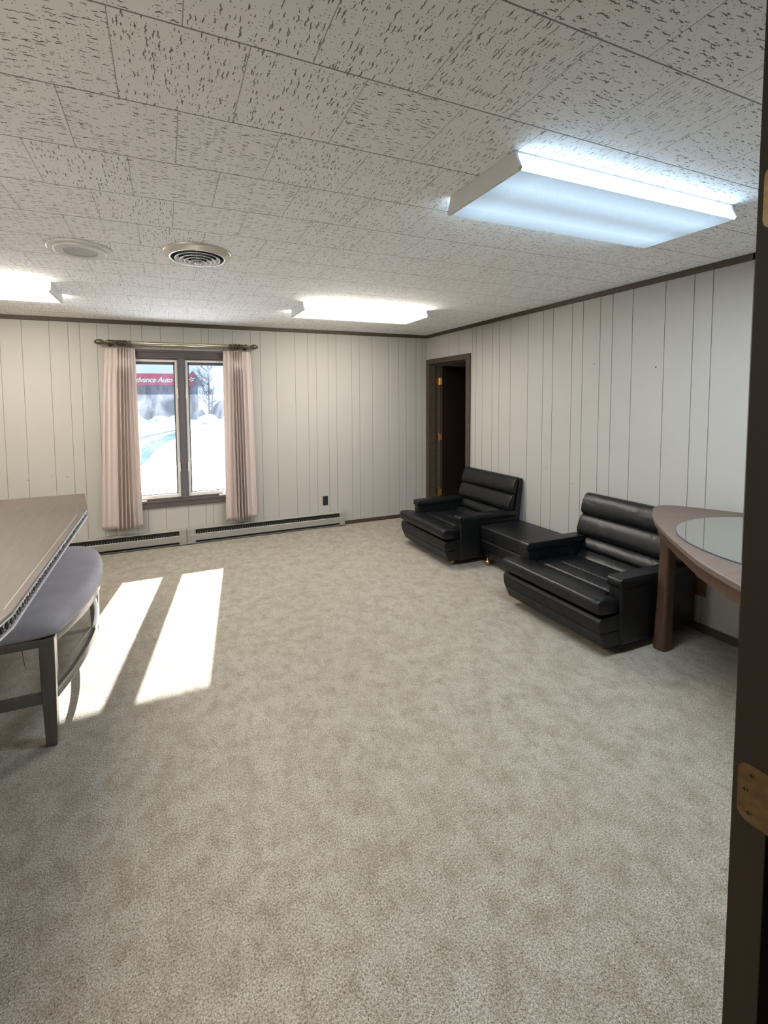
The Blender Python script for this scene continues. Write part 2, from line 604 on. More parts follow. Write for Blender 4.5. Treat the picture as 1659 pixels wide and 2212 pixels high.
def tag(o, label, cat, group=None, kind=None):
    o['label'] = label
    o['category'] = cat
    if group:
        o['group'] = group
    if kind:
        o['kind'] = kind
    return o


def thing(name, label, cat, loc=(0, 0, 0), group=None):
    o = bpy.data.objects.new(name, None)
    COL.objects.link(o)
    o.location = loc
    o.empty_display_size = 0.1
    return tag(o, label, cat, group)


def struct(o, label=None, cat=None):
    o['kind'] = 'structure'
    if label:
        o['label'] = label
    if cat:
        o['category'] = cat
    return o


def dup(root, loc, label=None, skip=()):
    r = root.copy()
    COL.objects.link(r)
    r.location = loc
    if label:
        r['label'] = label
    for ch in root.children:
        c = ch.copy()
        COL.objects.link(c)
        c.parent = r
        for g in ch.children:
            d = g.copy()
            COL.objects.link(d)
            d.parent = c
    return r


# ------------------------------------------------------------------ the room
H = 2.44
XL, YF, XA = -6.9, -4.72, 0.62      # left wall, front wall (room faces), alcove wall
YC = -3.541                          # outside corner of the right wall
TH = 0.12

bm = B()
box(bm, XL - TH, XA + TH, -6.6, 0.0, -0.06, 0.0)
struct(new('floor', bm, 'carpet'), 'beige mottled wall-to-wall carpet', 'floor')
bm = B()
box(bm, XL - TH, XA + TH, -6.6, 0.0, H, H + 0.06)
struct(new('ceiling', bm, 'ceiling'), 'white fissured acoustic ceiling tiles', 'ceiling')


def panel(bm, axis, fixed, out, u0, u1, z0, z1, grooves, back=0.0):
    """grooved panelling: a strip of wall from u0 to u1; its face lies in the plane `fixed`,
    `out` is the sign of the direction into the room"""
    gw, gd = 0.0024, 0.003
    us = [(u0, 0, 0)]
    for g in sorted(grooves):
        if u0 + 0.01 < g < u1 - 0.01:
            us += [(g - gw, 0, 0), (g - gw * 0.6, gd, 1), (g + gw * 0.6, gd, 1), (g + gw, 0, 1)]
    us.append((u1, 0, 0))

    def P(u, d, z):
        w = fixed - out * d
        return (u, w, z) if axis == 'y' else (w, u, z)
    lo = [bm.verts.new(P(u, d, z0)) for u, d, _ in us]
    hi = [bm.verts.new(P(u, d, z1)) for u, d, _ in us]
    lob = [bm.verts.new(P(u, TH, z0)) for u in (u0, u1)]
    hib = [bm.verts.new(P(u, TH, z1)) for u in (u0, u1)]
    for i in range(len(us) - 1):
        f = bm.faces.new((lo[i], lo[i + 1], hi[i + 1], hi[i]))
        f.material_index = 1 if us[i + 1][2] == 1 else 0
    bm.faces.new((lob[0], hib[0], hib[1], lob[1]))
    bm.faces.new((lo[0], hi[0], hib[0], lob[0]))
    bm.faces.new((lo[-1], lob[1], hib[1], hi[-1]))
    bm.faces.new([*hi, hib[1], hib[0]])
    bm.faces.new([*lo, lob[1], lob[0]])


GB = [-6.72, -6.6, -6.37, -6.14, -6.03, -5.80, -5.58, -5.47, -5.32, -5.16, -5.06, -4.93, -4.769, -4.592, -4.362, -4.2, -4.099, -3.944, -3.838, -3.629, -3.522, -3.34,
      -3.109, -2.92, -2.841, -2.685, -2.579, -2.375, -2.264, -2.078, -1.846, -1.686, -1.58, -1.424, -1.317, -1.109, -1.001, -0.819, -0.585, -0.43,
      -0.318, -0.167, -0.064]
GR = [-0.50, -0.70, -0.945, -1.013, -1.122, -1.281, -1.387, -1.551, -1.783, -1.967, -2.078, -2.281, -2.387, -2.545, -2.65, -2.81, -3.043, -3.224, -3.333]
# window opening and right-hand doorway
WX0, WX1, WZ0, WZ1 = -3.72, -2.56, 0.50, 2.06
DY0, DY1, DZ = -0.85, -0.085, 2.05
bm = B()
panel(bm, 'y', 0.0, -1, XL, WX0, 0, H, GB)
panel(bm, 'y', 0.0, -1, WX1, 0.0, 0, H, GB)
panel(bm, 'y', 0.0, -1, WX0, WX1, 0, WZ0, GB)
panel(bm, 'y', 0.0, -1, WX0, WX1, WZ1, H, GB)
# small scuffs and holes in the paint
for (x, z, l, a) in ((-4.60, 0.83, 0.022, -0.9), (-4.40, 0.86, 0.012, 0.2), (-4.265, 0.84, 0.028, 0.35), (-3.945, 0.86, 0.014, 0.3)):
    d = Vector((math.cos(a), 0, math.sin(a))) * l / 2
    n = Vector((-math.sin(a), 0, math.cos(a))) * 0.002
    c = Vector((x, -0.0006, z))
    f = bm.faces.new([bm.verts.new(q) for q in (c - d - n, c + d - n, c + d + n, c - d + n)])
    f.material_index = 2
struct(new('wall_back', bm, ['wall', 'groove', 'trim']), 'off-white grooved panelling around the window', 'wall')
bm = B()
panel(bm, 'x', 0.0, -1, YC, DY0, 0, H, GR)
panel(bm, 'x', 0.0, -1, DY1, 0.0, 0, H, GR)
panel(bm, 'x', 0.0, -1, DY0, DY1, DZ, H, GR)
for (y, z, r) in ((-2.99, 1.80, 0.006), (-2.50, 1.86, 0.005), (-2.02, 0.93, 0.004), (-2.31, 0.83, 0.004)):
    f = bm.faces.new([bm.verts.new((-0.0006, y + r * math.cos(k * PI / 4), z + r * math.sin(k * PI / 4))) for k in range(8)])
    f.material_index = 2
struct(new('wall_right', bm, ['wall', 'groove', 'trim']), 'off-white grooved panelling behind the black armchairs', 'wall')
bm = B()
panel(bm, 'y', YC, -1, TH, XA, 0, H, [0.3])
struct(new('wall_return', bm, ['wall', 'groove']), 'short panelled return wall at the corner', 'wall')
bm = B()
panel(bm, 'x', XA, -1, -5.05, YC, 0, H, [-4.8, -4.4, -4.0, -3.8])
struct(new('wall_alcove', bm, ['wall', 'groove']), 'panelled alcove wall', 'wall')
bm = B()
panel(bm, 'x', XL, 1, YF, 0, 0, H, [-4.4 + 0.31 * k for k in range(14)])
struct(new('wall_left', bm, ['wall', 'groove']), 'panelled left wall', 'wall')
# front wall with the doorway the camera looks through
JX0, JX1 = -3.60, -2.47
bm = B()
box(bm, XL, JX0, YF - 0.045, YF, 0, H)
box(bm, JX1 + 0.83, XA + TH, -5.10, -5.05, 0, H)
box(bm, JX1 + 0.83, JX1 + 0.87, -5.10, YF - 0.047, 0, H)
box(bm, JX0, JX1 + 0.83, YF - 0.045, YF, 2.34, H)
struct(new('wall_front', bm, 'plain_wall'), 'front wall with the doorway', 'wall')
# dark hall behind the camera
bm = B()
box(bm, -4.6, -4.5, -6.6, YF - 0.046, 0, H)
box(bm, -1.60, -1.50, -6.6, -5.11, 0, H)
box(bm, -4.6, -1.5, -6.7, -6.6, 0, H)
struct(new('wall_hall', bm, 'dark_hall'), 'dark hall walls', 'wall')
# unlit room behind the right-hand doorway
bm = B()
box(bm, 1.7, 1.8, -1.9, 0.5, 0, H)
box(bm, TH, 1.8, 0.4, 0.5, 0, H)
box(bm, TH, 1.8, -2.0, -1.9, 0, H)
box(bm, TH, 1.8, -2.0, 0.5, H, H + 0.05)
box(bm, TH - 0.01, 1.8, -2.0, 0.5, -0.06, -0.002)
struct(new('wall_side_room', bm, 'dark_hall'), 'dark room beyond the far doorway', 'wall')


def rail(name, segs, label):
    bm = B()
    for s in segs:
        box(bm, *s)
    return struct(new(name, bm, 'trim', bevel=0.003), label, 'trim')


rail('trim_1', [(XL, 0.0, -0.020, 0.0, H - 0.040, H)], 'dark brown ceiling trim along the window wall')
rail('trim_2', [(-0.020, 0.0, YC - 0.02, -0.020, H - 0.040, H)], 'dark brown ceiling trim along the armchair wall')
rail('trim_3', [(-0.02, XA, YC - 0.02, YC, H - 0.040, H)], 'dark brown ceiling trim on the return wall')
rail('baseboard_back', [(-1.24, -0.013, -0.012, 0.0, 0.0, 0.046)], 'low dark baseboard by the heater')
rail('baseboard_right', [(-0.012, 0.0, YC - 0.012, -0.925, 0.0, 0.056)], 'low dark baseboard behind the armchairs')
rail('baseboard_return', [(0.0, XA, YC - 0.012, YC, 0.0, 0.056)], 'low dark baseboard on the return wall')

# doorway in the right wall: casing, jambs, open door
bm = B()
box(bm, -0.018, 0.0, DY1, -0.008, 0, 2.113)
box(bm, -0.018, 0.0, -0.925, DY0, 0, 2.113)
box(bm, -0.018, 0.0, DY0, DY1, DZ, 2.113)
box(bm, 0.0, TH, DY1 - 0.004, DY1 + 0.004, 0, DZ)
box(bm, 0.0, TH, DY0 - 0.004, DY0 + 0.004, 0, DZ)
box(bm, 0.0, TH, DY0, DY1, DZ - 0.004, DZ + 0.004)
box(bm, 0.045, 0.075, DY1 - 0.018, DY1 - 0.004, 0, DZ - 0.004)     # door stops
box(bm, 0.045, 0.075, DY0 + 0.004, DY0 + 0.018, 0, DZ - 0.004)
box(bm, 0.045, 0.075, DY0, DY1, DZ - 0.018, DZ - 0.004)
struct(new('trim_4', bm, 'trim', bevel=0.002), 'dark brown casing of the far doorway', 'trim')
d1 = bpy.data.objects.new('door_1', None)
COL.objects.link(d1)
d1.location = (0.134, -0.098, 0.008)
DA = math.radians(16)
d1.rotation_euler = (0, 0, DA)
struct(d1, 'dark brown door standing open in the far doorway', 'door')
bm = B()
box(bm, 0.005, 0.74, -0.046, -0.004, 0, 2.02)
new('door_panel', bm, 'door', d1, bevel=0.002)


def unrot(x, y):
    return (x * math.cos(DA) + y * math.sin(DA), -x * math.sin(DA) + y * math.cos(DA))


for z in (1.822, 1.071, 0.321):
    bm = B()
    tube(bm, [(-0.001, -0.001, z - 0.055), (-0.001, -0.001, z + 0.04)], 0.0065, 10)
    for k in (-0.059, 0.044):
        lathe(bm, [(0.004, 0), (0.006, 0.003), (0.003, 0.007)], at=(-0.001, -0.001, z + k), seg=10)
    box(bm, 0.0015, 0.0055, -0.043, -0.003, z - 0.05, z + 0.038)
    q = [unrot(*c) for c in ((-0.042, 0.0045), (0.0, 0.0045), (0.0, 0.0085), (-0.042, 0.0085))]
    loft(bm, [[(x, y, z - 0.05) for x, y in q], [(x, y, z + 0.038) for x, y in q]])
    new('hinge', bm, 'brass', d1)

# door edge beside the camera
d2 = bpy.data.objects.new('door_2', None)
COL.objects.link(d2)
d2.location = (JX1, YF, 0.0)
struct(d2, 'dark brown door edge with worn brass hinges beside the camera', 'door')
bm = B()
box(bm, 0, 0.83, -0.046, 0.0, 0.005, 2.335)
new('door_panel', bm, 'door_edge', d2, bevel=0.0015)
for zc in (0.952, 1.885):
    bm = B()
    n = 6
    pts = []
    y0, y1, z0, z1, r = -0.066, -0.0085, zc - 0.048, zc + 0.048, 0.016
    pts.append((y0, z0))
    pts.append((y0, z1))
    for i in range(n + 1):
        a = PI / 2 - i / n * PI / 2
        pts.append((y1 - r + r * math.cos(a), z1 - r + r * math.sin(a)))
    for i in range(n + 1):
        a = -i / n * PI / 2
        pts.append((y1 - r + r * math.cos(a), z0 + r + r * math.sin(a)))
    loft(bm, [[(-0.0004, y, z) for y, z in pts], [(-0.0024, y, z) for y, z in pts]])
    tube(bm, [(-0.004, y0, z0), (-0.004, y0, z1)], 0.006, 10)
    hg = new('hinge', bm, 'brass_worn', d2)
    for (yy, zz) in ((-0.026, zc + 0.032), (-0.018, zc + 0.004), (-0.024, zc - 0.032)):
        bm = B()
        lathe(bm, [(0.0042, -0.0026), (0.0042, -0.0032), (0.0028, -0.0036)], axis='x', at=(0, yy, zz), seg=12)
        sc_ = new('screw', bm, 'brass_worn', hg)
    for (yy, zz) in ((-0.026, zc + 0.032), (-0.018, zc + 0.004), (-0.024, zc - 0.032)):
        bm = B()
        box(bm, -0.0040, -0.0035, yy - 0.003, yy + 0.003, zz - 0.0006, zz + 0.0006)
        box(bm, -0.0040, -0.0035, yy - 0.0006, yy + 0.0006, zz - 0.003, zz + 0.003)
        new('screw_slot', bm, 'black', hg)

# ------------------------------------------------------------------ window
w1 = bpy.data.objects.new('window_1', None)
COL.objects.link(w1)
w1.location = (-3.14, 0.0, 0.44)
struct(w1, 'dark wood double casement window between the pink curtains', 'window')


def wpart(name, boxes, mat, parent, bevel=0.003, off=(-3.14, 0.0, 0.44)):
    bm = B()
    for (x0, x1, y0, y1, z0, z1) in boxes:
        box(bm, x0 - off[0], x1 - off[0], y0 - off[1], y1 - off[1], z0 - off[2], z1 - off[2])
    return new(name, bm, mat, parent, bevel=bevel)


wpart('head_casing', [(-3.80, -2.48, -0.020, 0.0, 2.062, 2.145), (-3.80, -2.48, -0.027, 0.0, 2.118, 2.147), (-3.78, -2.50, -0.024, 0.0, 2.060, 2.075), (WX0, WX1, 0.0, 0.10, 2.045, 2.062)], 'window_wood', w1)
wpart('sill_casing', [(-3.80, -2.48, -0.020, 0.0, 0.438, 0.505), (-3.80, -2.48, -0.026, 0.02, 0.492, 0.515), (WX0, WX1, 0.0, 0.115, 0.50, 0.532)], 'window_wood', w1)
for x0, x1 in ((-3.80, WX0 + 0.01), (WX1 - 0.01, -2.48)):
    wpart('side_casing', [(x0, x1, -0.020, 0.0, 0.515, 2.062)], 'window_wood_v', w1)
wpart('mullion', [(-3.180, -3.098, -0.012, 0.10, 0.515, 2.062), (-3.165, -3.113, -0.020, -0.01, 0.530, 2.062)], 'window_wood_v', w1)
for (x0, x1, inner) in ((WX0, -3.180, 1), (-3.098, WX1, -1)):
    fw = 0.026
    s = wpart('sash', [(x0, x0 + fw, 0.012, 0.05, 0.535, 2.045), (x1 - fw, x1, 0.012, 0.05, 0.535, 2.045), (x0 + fw, x1 - fw, 0.012, 0.05, 0.535, 0.572), (x0 + fw, x1 - fw, 0.012, 0.05, 2.022, 2.045)], 'sash_white', w1, bevel=0.002)
    g = 0.014
    X0, X1, Z0, Z1 = x0 + fw, x1 - fw, 0.572, 2.022
    wpart('gasket', [(X0, X0 + g, 0.035, 0.062, Z0, Z1), (X1 - g, X1, 0.035, 0.062, Z0, Z1), (X0, X1, 0.035, 0.062, Z0, Z0 + 0.008), (X0, X1, 0.035, 0.062, Z1 - 0.030, Z1)], 'gasket', s, bevel=0)
    bm = B()
    box(bm, X0 + g + 3.14 - 0.002, X1 - g + 3.14 + 0.002, 0.0445, 0.0475, Z0 + 0.004 - 0.44, Z1 - 0.02 - 0.44)
    new('glass_pane', bm, 'pane', s)
    # lock latches on the mullion side and a crank at the outer end of the sill
    xm = x1 if inner == 1 else x0
    for z in (1.695, 0.885):
        wpart('latch', [(xm - 0.008, xm + 0.012, -0.012, 0.013, z - 0.042, z + 0.036), (xm - 0.003, xm + 0.007, -0.012, 0.006, z - 0.068, z - 0.04)] if inner == 1 else
              [(xm - 0.012, xm + 0.008, -0.012, 0.013, z - 0.042, z + 0.036), (xm - 0.007, xm + 0.003, -0.012, 0.006, z - 0.068, z - 0.04)], 'sash_white', s, bevel=0.001)
    xc = -3.60 if inner == 1 else -2.72
    wpart('crank', [(xc - 0.06, xc + 0.07, -0.028, -0.008, 0.517, 0.534) if inner == 1 else (xc - 0.055, xc + 0.075, -0.028, -0.008, 0.517, 0.534), (xc - 0.015, xc + 0.02, -0.008, 0.02, 0.520, 0.55)], 'sash_white', s, bevel=0.004)

# ------------------------------------------------------------------ curtain rod and curtains
RZ, RY = 2.200, -0.095
rod = thing('curtain_rod', 'champagne curtain rod with acorn finials above the window', 'curtain rod', (-3.135, RY, RZ))
bm = B()
tube(bm, [(-0.66, 0, 0), (0.66, 0, 0)], 0.0185, 20)
new('pole', bm, 'rod', rod, smooth=True)
for sg in (-1, 1):
    bm = B()
    lathe(bm, [(0.0, sg * 0.60), (0.0215, sg * 0.60), (0.0215, sg * 0.70), (0.017, sg * 0.705), (0.020, sg * 0.712), (0.012, sg * 0.722), (0.009, sg * 0.735), (0.016, sg * 0.742), (0.025, sg * 0.755),
               (0.0285, sg * 0.775), (0.026, sg * 0.795), (0.019, sg * 0.812), (0.009, sg * 0.824), (0.0, sg * 0.829)], axis='x', seg=20)
    new('finial', bm, 'rod_dark', rod, smooth=True)
    bm = B()
    tube(bm, [(sg * 0.69, 0.0, 0), (sg * 0.69, 0.094, 0.0)], 0.008, 10)
    lathe(bm, [(0.024, 0.0905), (0.022, 0.085), (0.0, 0.084)], axis='y', at=(sg * 0.69, 0, -0.012), seg=18)
    torus(bm, (sg * 0.69, 0, 0), 0.0255, 0.005, seg=20)
    new('bracket', bm, 'rod_dark', rod, smooth=True)
ring_proto = None
for gi, xs in enumerate(((-3.800, -3.735, -3.721, -3.707, -3.693, -3.679, -3.665, -3.640), (-2.622, -2.600, -2.576, -2.562, -2.548, -2.534, -2.520, -2.445))):
    for k, x in enumerate(xs):
        if ring_proto is None:
            bm = B()
            torus(bm, (0, 0, 0), 0.0265, 0.0042, seg=22)
            tube(bm, [(0, 0, -0.0285), (0, 0.0, -0.036), (0.0, 0.004, -0.040)], 0.0022, 6)
            o = ring_proto = new('curtain_ring', bm, 'rod_dark', smooth=True)
        else:
            o = ring_proto.copy()
            COL.objects.link(o)
        o.location = (x, RY, RZ - 0.0045)
        tag(o, 'dark bronze ring holding up the left curtain' if gi == 0 else 'dark bronze ring holding up the right curtain', 'curtain ring',
            'rings over the left curtain' if gi == 0 else 'rings over the right curtain')


def curtain(xt0, xt1, xb0, xb1, zt, zb, folds, seed, label, tuck):
    """pleated panel; folds: list of (u position, depth) fold ridges"""
    rnd = random.Random(seed)
    NU, NZ = 220, 46
    ph = [rnd.uniform(-0.5, 0.5) for _ in folds]
    bm = B()
    rows = []
    for iz in range(NZ + 1):
        t = iz / NZ
        z = zt + (zb - zt) * t
        pinch = math.exp(-((t - 0.075) / 0.035) ** 2)
        head = max(0.0, 1 - t / 0.07)
        row = []
        for iu in range(NU + 1):
            u = iu / NU
            x = (xt0 + (xt1 - xt0) * u) * (1 - t ** 0.7) + (xb0 + (xb1 - xb0) * u) * t ** 0.7
            y = 0.0
            dx = 0.0
            for k, (uc, wd, dp) in enumerate(folds):
                s = uc + 0.012 * math.sin(3 * t + ph[k] * 6) * t
                d = (u - s) / wd
                a = math.exp(-d * d)
                grow = 0.55 + 0.45 * t - 0.35 * pinch
                y -= dp * a * grow
                dx += 0.35 * dp * d * a * (0.6 * pinch - 0.55 * t)
            y += 0.006 * math.sin(17 * u + 2 * t + seed)
            y -= 0.004 * head
            zz = z + (0.006 * math.sin(9 * u + seed) if iz == NZ else 0) - (0.012 * (1 - u) if tuck < 0 else 0.012 * u) * (t ** 6)
            row.append(bm.verts.new((x + dx, RY + 0.03 + y, zz)))
        rows.append(row)
    for a, b_ in zip(rows, rows[1:]):
        for i in range(NU):
            bm.faces.new((a[i], a[i + 1], b_[i + 1], b_[i]))
    o = new('curtain', bm, 'curtain', smooth=True)
    md = o.modifiers.new('solid', 'SOLIDIFY')
    md.thickness = 0.0025
    return tag(o, label, 'curtain', 'pinch-pleated pink curtains')


curtain(-3.862, -3.590, -3.962, -3.575, 2.145, 0.275,
        [(0.06, 0.05, 0.035), (0.20, 0.05, 0.02), (0.40, 0.034, 0.075), (0.51, 0.03, 0.080), (0.61, 0.028, 0.080), (0.70, 0.027, 0.075), (0.79, 0.028, 0.068), (0.90, 0.035, 0.030), (0.99, 0.03, 0.02)],
        3, 'dusty pink pleated curtain hanging left of the window', 1)
curtain(-2.697, -2.395, -2.712, -2.352, 2.145, 0.245,
        [(0.02, 0.04, 0.025), (0.16, 0.05, 0.030), (0.32, 0.03, 0.068), (0.41, 0.026, 0.078), (0.50, 0.026, 0.080), (0.59, 0.026, 0.075), (0.68, 0.03, 0.062), (0.84, 0.06, 0.025), (0.98, 0.04, 0.03)],
        8, 'dusty pink pleated curtain hanging right of the window', -1)


# ------------------------------------------------------------------ baseboard heater units
def heater(x0, x1, label, slot0, slot1):
    t = thing('baseboard_heater', label, 'heater', ((x0 + x1) / 2, -0.03, 0.0), 'electric baseboard heater units')
    cx = (x0 + x1) / 2
    L = (x1 - x0) / 2
    bm = B()
    box(bm, -L, L, 0.022, 0.0295, 0.012, 0.182)
    # top lip, sloping to the front
    loft(bm, [[(s, 0.026, 0.182), (s, 0.026, 0.176), (s, -0.030, 0.166), (s, -0.034, 0.168), (s, -0.034, 0.172)] for s in (-L, L)])
    box(bm, -L, L, -0.020, 0.024, 0.010, 0.016)
    new('casing', bm, 'heater', t)
    bm = B()
    loft(bm, [[(s, -0.036, 0.044), (s, -0.036, 0.112), (s, -0.030, 0.118), (s, -0.026, 0.114), (s, -0.032, 0.108), (s, -0.032, 0.046)] for s in (-L + 0.002, L - 0.002)])
    new('front_panel', bm, 'heater', t, bevel=0.0012)
    for sg in (-1, 1):
        e0, e1 = (-L, slot0 - cx) if sg < 0 else (slot1 - cx, L)
        bm = B()
        box(bm, e0, e1, -0.034, 0.024, 0.012, 0.169)
        new('end_cap', bm, 'heater', t, bevel=0.0015)
    bm = B()
    box(bm, slot0 - cx, slot1 - cx, -0.006, 0.020, 0.016, 0.165, 0)
    n = int((slot1 - slot0) / 0.026)
    for k in range(n + 1):
        x = slot0 - cx + (slot1 - slot0) * k / n
        box(bm, x - 0.003, x + 0.003, -0.030, -0.006, 0.112, 0.136, 1)
    new('grille', bm, ['heater_dark', 'fin'], t)
    return t


heater(-3.135, -1.245, 'beige baseboard heater running right under the window', -3.045, -1.315)
heater(-5.02, -3.139, 'beige baseboard heater half hidden behind the bench', -4.95, -3.215)


# ------------------------------------------------------------------ wall outlets
def outlet(loc, face, mat, label):
    t = thing('wall_outlet', label, 'outlet', loc)
    bm = B()
    loft(bm, [[(x * s, -0.0005 if i == 0 else -0.006, z * s) for x, z in ((-0.035, -0.058), (0.035, -0.058), (0.035, 0.058), (-0.035, 0.058))] for i, s in ((0, 1.0), (1, 0.93))])
    new('cover_plate', bm, mat, t)
    for z in (-0.02, 0.02):
        bm = B()
        lathe(bm, [(0.015, -0.006), (0.015, -0.0078), (0.013, -0.0082)], axis='y', at=(0, 0, z), seg=18)
        for x in (-0.006, 0.006):
            box(bm, x - 0.001, x + 0.001, -0.0084, -0.0081, z - 0.002, z + 0.006)
        new('socket', bm, mat, t)
    t.rotation_euler = (0, 0, face)
    return t


outlet((-1.4825, 0, 0.330), 0, 'outlet', 'black wall outlet above the baseboard heater')
outlet((0, -3.325, 0.300), -PI / 2, 'tan_plate', 'brown wall outlet under the corner table')


# ------------------------------------------------------------------ ceiling lights
def light(cx, cy, lens, color, power, label, zb=2.368):
    t = thing('ceiling_light', label, 'ceiling light', (cx, cy, H), 'fluorescent wraparound ceiling lights')
    L, hw, d = 0.6225, 0.203, H - zb
    prof = [(-hw + 0.022, -0.004), (-hw + 0.018, -0.020), (-hw, -d + 0.010), (-hw + 0.006, -d), (hw - 0.006, -d), (hw, -d + 0.010), (hw - 0.018, -0.020), (hw - 0.022, -0.004)]
    bm = B()
    loft(bm, [[(s, y, z) for y, z in prof] for s in (-L + 0.012, L - 0.012)], cap=False, closed=False)
    new('lens', bm, lens, t)
    for sg in (-1, 1):
        bm = B()
        o2 = [(y * 1.015, z * 1.01 - 0.001) for y, z in prof]
        o2[0] = (o2[0][0], -0.0005)
        o2[-1] = (o2[-1][0], -0.0005)
        loft(bm, [[(sg * (L - 0.014), y, z) for y, z in o2], [(sg * L, y, z) for y, z in o2]])
        new('end_cap', bm, 'white_metal', t, bevel=0.002)
    bm = B()
    box(bm, -L + 0.01, L - 0.01, -hw + 0.02, hw - 0.02, -0.006, -0.0005)
    new('housing', bm, 'white_metal', t)
    ld = bpy.data.lights.new('fluorescent_tubes', 'AREA')
    ld.shape = 'RECTANGLE'
    ld.size = 2 * L - 0.06
    ld.size_y = 2 * hw - 0.10
    ld.energy = power
    ld.color = color
    lo = bpy.data.objects.new('fluorescent_tubes', ld)
    COL.objects.link(lo)
    lo.parent = t
    lo.location = (0, 0, -d - 0.006)
    return t


light(-1.553, -3.716, 'lens_cool', LAMP_COOL, LAMP_POWER['front'], 'large cool white ceiling light nearest the camera')
light(-1.563, -1.268, 'lens_warm', LAMP_WARM, LAMP_POWER['mid'], 'warm white ceiling light in the middle near the doorway corner')
light(-4.66, -1.285, 'lens_warm', LAMP_AMBER, LAMP_POWER['left'], 'warm white ceiling light cut off at the left edge')
light(-4.66, -3.716, 'lens_warm', LAMP_WARM, LAMP_POWER['side'], 'ceiling light over the dining table out of view')

# ------------------------------------------------------------------ ceiling speaker and air vent
sp = thing('ceiling_speaker', 'round white ceiling speaker with a perforated grille', 'speaker', (-3.730, -2.293, H))
bm = B()
lathe(bm, [(0.163, -0.0005), (0.163, -0.006), (0.158, -0.010), (0.132, -0.010), (0.130, -0.018), (0.124, -0.020), (0.090, -0.020), (0.086, -0.016), (0.083, -0.012)], seg=56, cap=False)
new('rim', bm, 'grey_metal', sp, smooth=False)
m, nt, p = nmat('perforated_speaker_grille')
b = NB(nt)
vo = b.n('ShaderNodeTexVoronoi')
b.l(b.coord(), vo.inputs['Vector'])
vo.inputs['Scale'].default_value = 230
b.l(b.mix(b.ramp(vo.outputs['Distance'], 0.25, 0.4), (0.10, 0.10, 0.10), (0.52, 0.52, 0.52)), p.inputs['Base Color'])
M['perf'] = m
bm = B()
lathe(bm, [(0.0835, -0.0125), (0.06, -0.0145), (0.0, -0.0155)], seg=40, cap=False)
new('grille', bm, 'perf', sp, smooth=True)
vt = thing('ceiling_vent', 'round ceiling air vent with concentric white rings', 'air vent', (-3.118, -2.424, H))
bm = B()
lathe(bm, [(0.190, -0.0005), (0.190, -0.007), (0.184, -0.012), (0.160, -0.026), (0.152, -0.030), (0.146, -0.028), (0.148, -0.020), (0.150, -0.002)], seg=64, cap=False)
new('collar', bm, 'diffuser_metal', vt, smooth=True)
bm = B()
lathe(bm, [(0.150, -0.0025), (0.0, -0.0025)], seg=40, cap=False)
new('duct_throat', bm, 'black', vt)
for i, R in enumerate((0.126, 0.100, 0.075, 0.050)):
    bm = B()
    zo = -0.036 - 0.006 * i
    lathe(bm, [(R, zo), (R - 0.003, zo + 0.0005), (R - 0.022, zo + 0.015), (R - 0.021, zo + 0.0165), (R + 0.001, zo + 0.004), (R, zo)], seg=56, cap=False)
    for a in range(3):
        aa = a * 2 * PI / 3 + 0.4
        box(bm, (R - 0.012) * math.cos(aa) - 0.002, (R - 0.012) * math.cos(aa) + 0.002, (R - 0.012) * math.sin(aa) - 0.002, (R - 0.012) * math.sin(aa) + 0.002, zo + 0.012, -0.003)
    new('ring', bm, 'white_metal', vt, smooth=False)
bm = B()
lathe(bm, [(0.0, -0.064), (0.010, -0.063), (0.014, -0.056), (0.018, -0.058), (0.021, -0.052), (0.010, -0.040), (0.008, -0.003)], seg=28, cap=False)
new('hub', bm, 'diffuser_metal', vt, smooth=True)


# ------------------------------------------------------------------ black vinyl club chairs and the matching ottoman
def caster(parent, x, y):
    bm = B()
    n = 8
    lathe(bm, [(0.0, 0.0)] + [(0.0245 * math.sin(PI * k / n), 0.0245 - 0.0245 * math.cos(PI * k / n)) for k in range(1, n)] + [(0.004, 0.0488), (0.006, 0.050), (0.006, 0.068)], at=(x, y, 0), seg=18)
    lathe(bm, [(0.026, 0.026), (0.0275, 0.030), (0.020, 0.046), (0.010, 0.052)], at=(x, y, 0), seg=18)
    c = new('caster', bm, 'brass', parent, smooth=True)
    c['label'] = 'shiny brass ball caster'
    return c


def band_base(parent, x0, x1, hw, xside):
    """two stacked vinyl bands: base of chair or ottoman"""
    bm = B()
    roll(bm, [(x0 + 0.050, 0.064), (x1, 0.064), (x1, 0.157), (x0 + 0.010, 0.157), (x0 + 0.010, 0.148)], -hw + 0.004, hw - 0.004, 0.006, 0.04, 3)
    new('lower_band', bm, 'vinyl', parent, bevel=0.008, seg=3, angle=25)
    bm = B()
    roll(bm, [(x0 + 0.006, 0.161), (x1, 0.161), (x1, 0.252), (x0 + 0.010, 0.254), (x0 - 0.004, 0.236), (x0 - 0.002, 0.200)], -hw, hw, 0.008, 0.05, 3)
    new('upper_band', bm, 'vinyl', parent, bevel=0.006, seg=3, angle=25)


